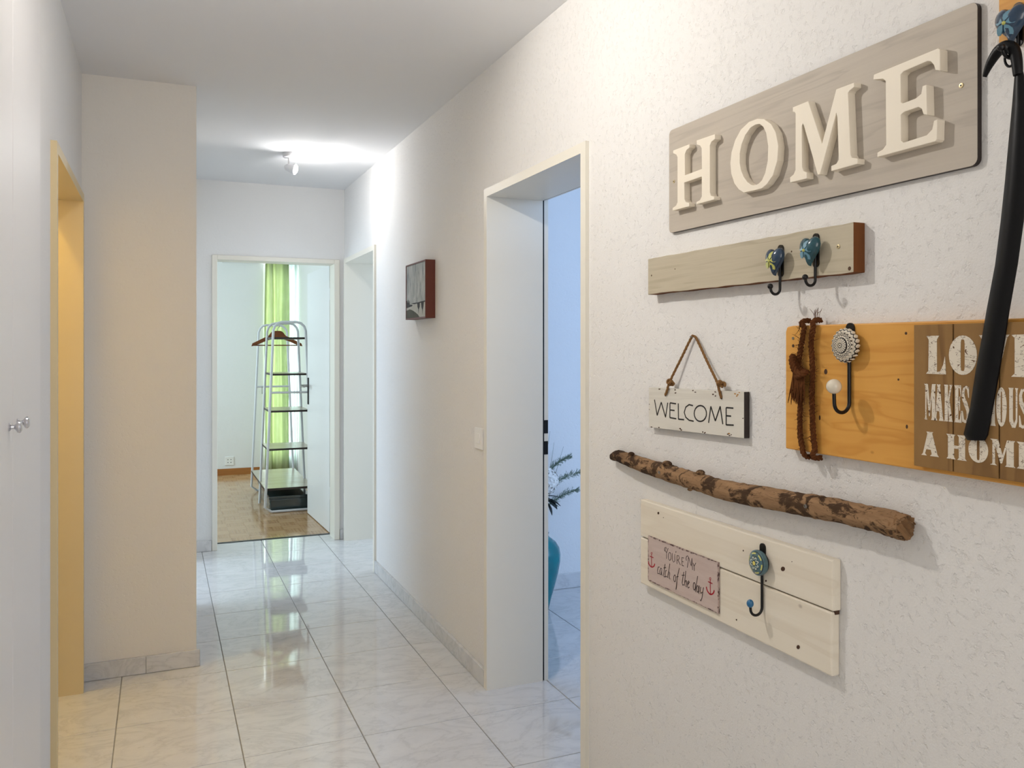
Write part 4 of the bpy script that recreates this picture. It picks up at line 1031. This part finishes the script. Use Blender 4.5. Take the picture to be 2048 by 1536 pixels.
sh = empty('shoehorn', (RW - ws, hp3(1950, 880, ws).y, hp3(1950, 881, ws).z), 'long black plastic shoehorn with crooked handle hanging in front of the signs', 'shoehorn')
mk('blade', mb, 'black_plastic', parent=sh, smooth=True)
hpth = [hp3(x, y, ws + q) for x, y, q in ((2036, 150, 0), (2033, 118, 0), (2026, 98, 0), (2012, 93, 0), (1998, 101, 0), (1986, 117, 0), (1976, 136, 0), (1969, 154, 0))]
pp = bez(hpth, 6); nn_ = len(pp)
mk('crook_handle', MB().tube(pp, [0.0066 + 0.0024 * math.sin(math.pi * min(1, i / (nn_ * 0.75))) - (0.004 * max(0, i / nn_ - 0.75) * 4) for i in range(nn_)], 12), 'black_plastic', parent=sh, smooth=True)
mk('hanging_ring', MB().tube([hp3(2019 + 9.5 * math.cos(t * math.pi / 12), 118 + 15 * math.sin(t * math.pi / 12), ws) for t in range(25)], 0.0019, 8), 'black_plastic', parent=sh, smooth=True)

# ---- coat rack in the bedroom
XC = 0.982; YB, YC, YA = 7.035, 7.46, 8.14; HB = 1.565
rk = empty('clothes_rack', (XC, 7.6, 0), 'white tubular clothes rack with stepped shelves standing on the parquet', 'clothes rack')
def halfw(z): return 0.195 - (0.195 - 0.130) * z / 1.5
def uframe(Y, foot):
    R_ = 0.07; pts = [(XC - halfw(0) + 0.05, Y, 0.012), (XC - halfw(0), Y, 0.05)] if foot else [(XC - halfw(0), Y, 0.012)]
    half = pts + [(XC - halfw(z), Y, z) for z in (0.4, 0.8, 1.2, HB - R_)]
    half += [(XC - halfw(HB) + R_ * (1 - math.cos(math.radians(a))), Y, HB - R_ + R_ * math.sin(math.radians(a))) for a in (30, 60, 90)]
    return half + [(2 * XC - x, y, z) for x, y, z in reversed(half)]
for Y, ft in ((YB, True), (YC, False), (YA, True)):
    mk('tube_frame', MB().tube(uframe(Y, ft), 0.0105, 12), 'rack_white', parent=rk, smooth=True)
mk('floor_bar', MB().tube([(XC - halfw(0) + 0.05, YB, 0.012), (XC + halfw(0) - 0.05, YB, 0.012)], 0.0105, 12), 'rack_white', parent=rk, smooth=True)
mk('floor_bar', MB().tube([(XC - halfw(0) + 0.05, YA, 0.012), (XC + halfw(0) - 0.05, YA, 0.012)], 0.0105, 12), 'rack_white', parent=rk, smooth=True)
for Y in (YA, YB):
    mk('cross_bar', MB().tube([(XC - halfw(.985), Y, .985), (XC + halfw(.985), Y, .985)], 0.009, 10), 'rack_white', parent=rk, smooth=True)
mk('hanging_rail', MB().tube([(XC, YC, HB), (XC, YA, HB)], 0.0105, 12), 'rack_white', parent=rk, smooth=True)
mk('bar_hook', MB().tube([(XC - .10, YA - .01, .985), (XC - .10, YA - .014, .93), (XC - .10, YA - .03, .92)], 0.003, 6), 'steel', parent=rk, smooth=True)
for z in (1.432, 1.133, 0.83, 0.518):
    m = MB(); hw_ = halfw(z); m.box(XC - hw_, XC + hw_, YB, YC, z - 0.008, z + 0.008)
    mk('shelf', m, ['wood_shelf', 'shelf_edge'], parent=rk, slot=lambda n, c: 0 if n.z > .5 else 1)
hw_ = halfw(0.2)
mk('base_shelf', boxes((XC - hw_ - .01, XC + hw_ + .01, YB, YA, 0.185, 0.203)), ['wood_shelf', 'shelf_edge'], parent=rk, slot=lambda n, c: 0 if n.z > .5 else 1)
bx = empty('storage_box', (XC, 7.5, 0.0), 'low dark plastic box with glossy lid under the clothes rack', 'box')
mk('body', boxes((XC - .15, XC + .17, 7.10, 7.95, 0.002, 0.10)), 'dark_box', parent=bx, bevel=0.008)
mk('lid', boxes((XC - .157, XC + .177, 7.093, 7.957, 0.10, 0.125)), 'dark_box', parent=bx, bevel=0.006)
# hanger
hy_ = 7.80; hz = HB + 0.0105
hg = empty('coat_hanger', (XC - 0.02, hy_, 1.36), 'dark wooden coat hanger hanging on the clothes rack rail', 'hanger')
hc = XC - 0.004
mk('hanger_hook', MB().tube(bez([(XC, hy_, 1.50), (XC, hy_, 1.522), (XC + 0.017, hy_, 1.545)], 4) + [Vector((XC + 0.0138 * math.cos(math.radians(q)), hy_, HB + 0.0138 * math.sin(math.radians(q)))) for q in range(0, 201, 20)], 0.0028, 8), 'steel', parent=hg, smooth=True)
sh_ = [(-.225, 1.365), (-.215, 1.392), (-.13, 1.435), (-.075, 1.462), (-.05, 1.495), (-.03, 1.506), (.03, 1.506), (.05, 1.495), (.075, 1.462), (.13, 1.435), (.215, 1.392), (.225, 1.365), (.19, 1.372), (.10, 1.412), (.0, 1.448), (-.10, 1.412), (-.19, 1.372)]
m = MB(); k = len(sh_)
m.add([(hc + x, hy_ - .011, z) for x, z in sh_] + [(hc + x, hy_ + .011, z) for x, z in sh_], [tuple(range(k)), tuple(range(2 * k - 1, k - 1, -1))] + [(i, (i + 1) % k, k + (i + 1) % k, k + i) for i in range(k)])
mk('hanger_body', m, 'wood_hanger', parent=hg, bevel=0.003)
mk('trouser_bar', MB().tube([(hc - .205, hy_, 1.374), (hc + .205, hy_, 1.374)], 0.005, 8), 'wood_hanger', parent=hg, smooth=True)

# ---- curtain
def wavy(x0, x1, y, amp, n, z0, z1, waves, ph=0.0):
    mb = MB(); vs = []; fs = []; rows = 10
    for j in range(rows + 1):
        z = z0 + (z1 - z0) * j / rows
        for i in range(n + 1):
            t = i / n; sq = 1 - 0.10 * (j / rows) * 0
            vs.append((x0 + (x1 - x0) * t + 0.006 * math.sin(3 * z + 9 * t), y + amp * math.sin(2 * math.pi * waves * t + ph + 0.4 * math.sin(2.1 * z)) * (0.8 + 0.3 * math.sin(7 * t)), z))
    for j in range(rows):
        for i in range(n): fs.append((j * (n + 1) + i, j * (n + 1) + i + 1, (j + 1) * (n + 1) + i + 1, (j + 1) * (n + 1) + i))
    return mb.add(vs, fs)
cu = mk('curtain', wavy(1.03, 1.285, 9.215, 0.032, 60, 0.012, 2.252, 3.3), 'curtain_sheer', smooth=True, label='light green floor-length curtain beside the bedroom window', cat='curtain')
cu2 = mk('sheer_curtain', wavy(1.21, 1.372, 9.262, 0.012, 40, 0.012, 2.252, 4.0, 1.0), 'curtain_white', smooth=True, label='thin white sheer hanging behind the green curtain', cat='curtain')
for o in (cu, cu2):
    s_ = o.modifiers.new('solidify', 'SOLIDIFY'); s_.thickness = 0.0012

# ---- wall outlet in the bedroom
ol = empty('wall_outlet', (0.675, 9.294, 0.105), 'white power outlet low on the bedroom wall', 'outlet')
mk('plate', boxes((0.630, 0.720, 9.291, 9.3, 0.105, 0.195)), 'switch_white', parent=ol, bevel=0.003)
for x, z in ((0.66, 0.165), (0.69, 0.165), (0.66, 0.135), (0.69, 0.135)):
    mk('socket_hole', boxes((x - .004, x + .004, 9.2902, 9.2912, z - .004, z + .004)), 'rubber_black', parent=ol)

# ---- vase with flowers behind the near doorway
vx, vy = 1.815, 3.93
vd = vx * SA + vy * CA
vase = mk('vase', MB().lathe((vx, vy, 0.0005), 'z', [(0.046, 0), (0.050, 0.004), (0.060, 0.05), (0.080, 0.12), (0.098, 0.19), (0.109, 0.25), (0.110, 0.285), (0.103, 0.32), (0.085, 0.348), (0.062, 0.366), (0.050, 0.375), (0.046, 0.385), (0.050, 0.395), (0.045, 0.393), (0.040, 0.382), (0.044, 0.36), (0.07, 0.33), (0.09, 0.27), (0.05, 0.08), (0.02, 0.02)], 48),
          'vase_glass', smooth=True, label='glossy teal glass floor vase on the marble floor behind the doorway', cat='vase')
def stemtube(p0, p1, bend, r, n=10):
    a, b = Vector(p0), Vector(p1); mid = a.lerp(b, .5) + Vector(bend); return bez([a, mid, b], n)
base = (vx, vy, 0.03)
def slot_(k, n=9, r_=0.027): q = 2 * math.pi * k / n - HP; return (vx + r_ * math.cos(q), vy + r_ * math.sin(q))
def from_neck(k, *up_): x, y = slot_(k); return bez([Vector((x, y, .09)), Vector((x, y, .25)), Vector((x, y, .40))] + [Vector(p) for p in up_], 8)
fl = empty('white_flower', (vx, vy, 0.03), 'large white artificial bloom in the teal vase', 'flower')
fc = hitY(vy - 0.085, 1091, 962)
mk('stem', MB().tube(from_neck(0, (fc.x, fc.y, fc.z - .12), (fc.x, fc.y, fc.z - 0.03)), 0.0035, 8), 'stem_green', parent=fl, smooth=True)
mb = MB()
for k in range(150):
    z = 1 - 2 * (k + .5) / 150; a = k * 2.39996; rr = math.sqrt(1 - z * z); d = Vector((rr * math.cos(a), rr * math.sin(a), z))
    U = d.orthogonal().normalized(); V = d.cross(U); c = fc + Vector((d.x * .058, d.y * .058, d.z * .062)); ph = random.uniform(0, 6.3)
    P = [c + d * 0.004]
    for q in range(5):
        t = ph + 2 * math.pi * q / 5; P.append(c + (U * math.cos(t) + V * math.sin(t)) * 0.013 + d * (random.uniform(.002, .010)))
    mb.add(P, [(0, 1 + q, 1 + (q + 1) % 5) for q in range(5)])
mk('bloom', mb, 'petal_white', parent=fl)
def leaf(c, d, L, W, up=Vector((0, 0, 1))):
    d = Vector(d).normalized(); s_ = d.cross(up).normalized(); n = s_.cross(d); m = MB(); vs = []
    for t, q, h in ((0, .05, 0), (.25, .8, .04), (.5, 1, .05), (.75, .7, .02), (1, .02, -.06)):
        p = Vector(c) + d * L * t + n * L * h; vs += [p - s_ * W * q, p + n * W * .15, p + s_ * W * q]
    fs = []
    for i in range(4): fs += [(3 * i, 3 * i + 1, 3 * i + 4, 3 * i + 3), (3 * i + 1, 3 * i + 2, 3 * i + 5, 3 * i + 4)]
    return m.add(vs, fs)
for d, L, z in (((1, -.2, -.2), .075, -.075), ((.8, -.6, -.5), .075, -.088), ((1, -.05, -.45), .065, -.105), ((.4, -.8, -.6), .075, -.092), ((.3, -.3, -1), .065, -.112), ((-.8, -.3, -.3), .075, -.085)):
    mk('leaf', leaf((fc.x + .010, fc.y - .006, fc.z + z), d, L, .020), 'leaf_dark', parent=fl)
def sprig(px_, py_, plane, k, label, seed):
    random.seed(seed)
    root = empty('feathery_sprig', base, label, 'plant', 'grass sprigs in the teal vase')
    tip = hitY(plane, px_, py_); mid = hitY(plane, 1094, py_ + 34)
    path = from_neck(k, (mid.x - .01, plane, mid.z - .06), mid, mid.lerp(tip, .5) + Vector((0, 0, .012)), tip)
    mk('stem', MB().tube(path, [.0016] * (len(path) - 8) + [.0011] * 8, 6), 'stem_green', parent=root, smooth=True)
    mb = MB()
    for i in range(33, len(path)):
        T = (path[i] - path[i - 1]).normalized()
        for q in range(6):
            d = (T * 1.1 + Vector((random.uniform(-.8, .8), random.uniform(-.4, .4), random.uniform(-.7, .8)))).normalized(); L = random.uniform(.02, .045) * (1.1 - .4 * (i - 33) / 16)
            a = path[i]; b = a + d * L
            mb.tube([a, a.lerp(b, .5) + Vector((0, 0, .003)), b], [.0008, .0007, .0004], 4)
            for u in range(4):
                c = a.lerp(b, random.uniform(.35, 1)); e2 = c + (d + Vector((random.uniform(-1, 1), random.uniform(-1, 1), random.uniform(-1, 1)))).normalized() * .011
                mb.tube([c, e2], [.0009, .0004], 4)
    mk('foliage', mb, 'leaf_green', parent=root)
def vpt(px_, py_, y=vy): return hitY(y, px_, py_)
sprig(1160, 944, vy + .085, 4, 'longest feathery grey-green sprig, arching out from beside the white bloom', 3)
sprig(1136, 915, vy + .145, 5, 'short upright feathery sprig above the white bloom in the teal vase', 4)
sprig(1152, 980, vy + .205, 3, 'lowest feathery sprig, drooping beside the dark leaves of the bouquet', 5)
gr = empty('grass_blades', base, 'tall thin grass blades rising above the white bloom in the vase', 'plant')
for px_, py_, k, pl_ in ((1100, 862, 6, .010), (1108, 885, 2, .022), (1127, 893, 1, .034), (1095, 872, 7, .000)):
    t_ = hitY(vy + pl_, px_, py_); x, y = slot_(k)
    P = from_neck(k, (x + (t_.x - x) * .35, vy + pl_, .55), t_); n_ = len(P)
    mk('blade', MB().tube(P, [0.0020 - .0016 * max(0, i / n_ - .5) * 2 for i in range(n_)], 5), 'stem_green', parent=gr, smooth=True)
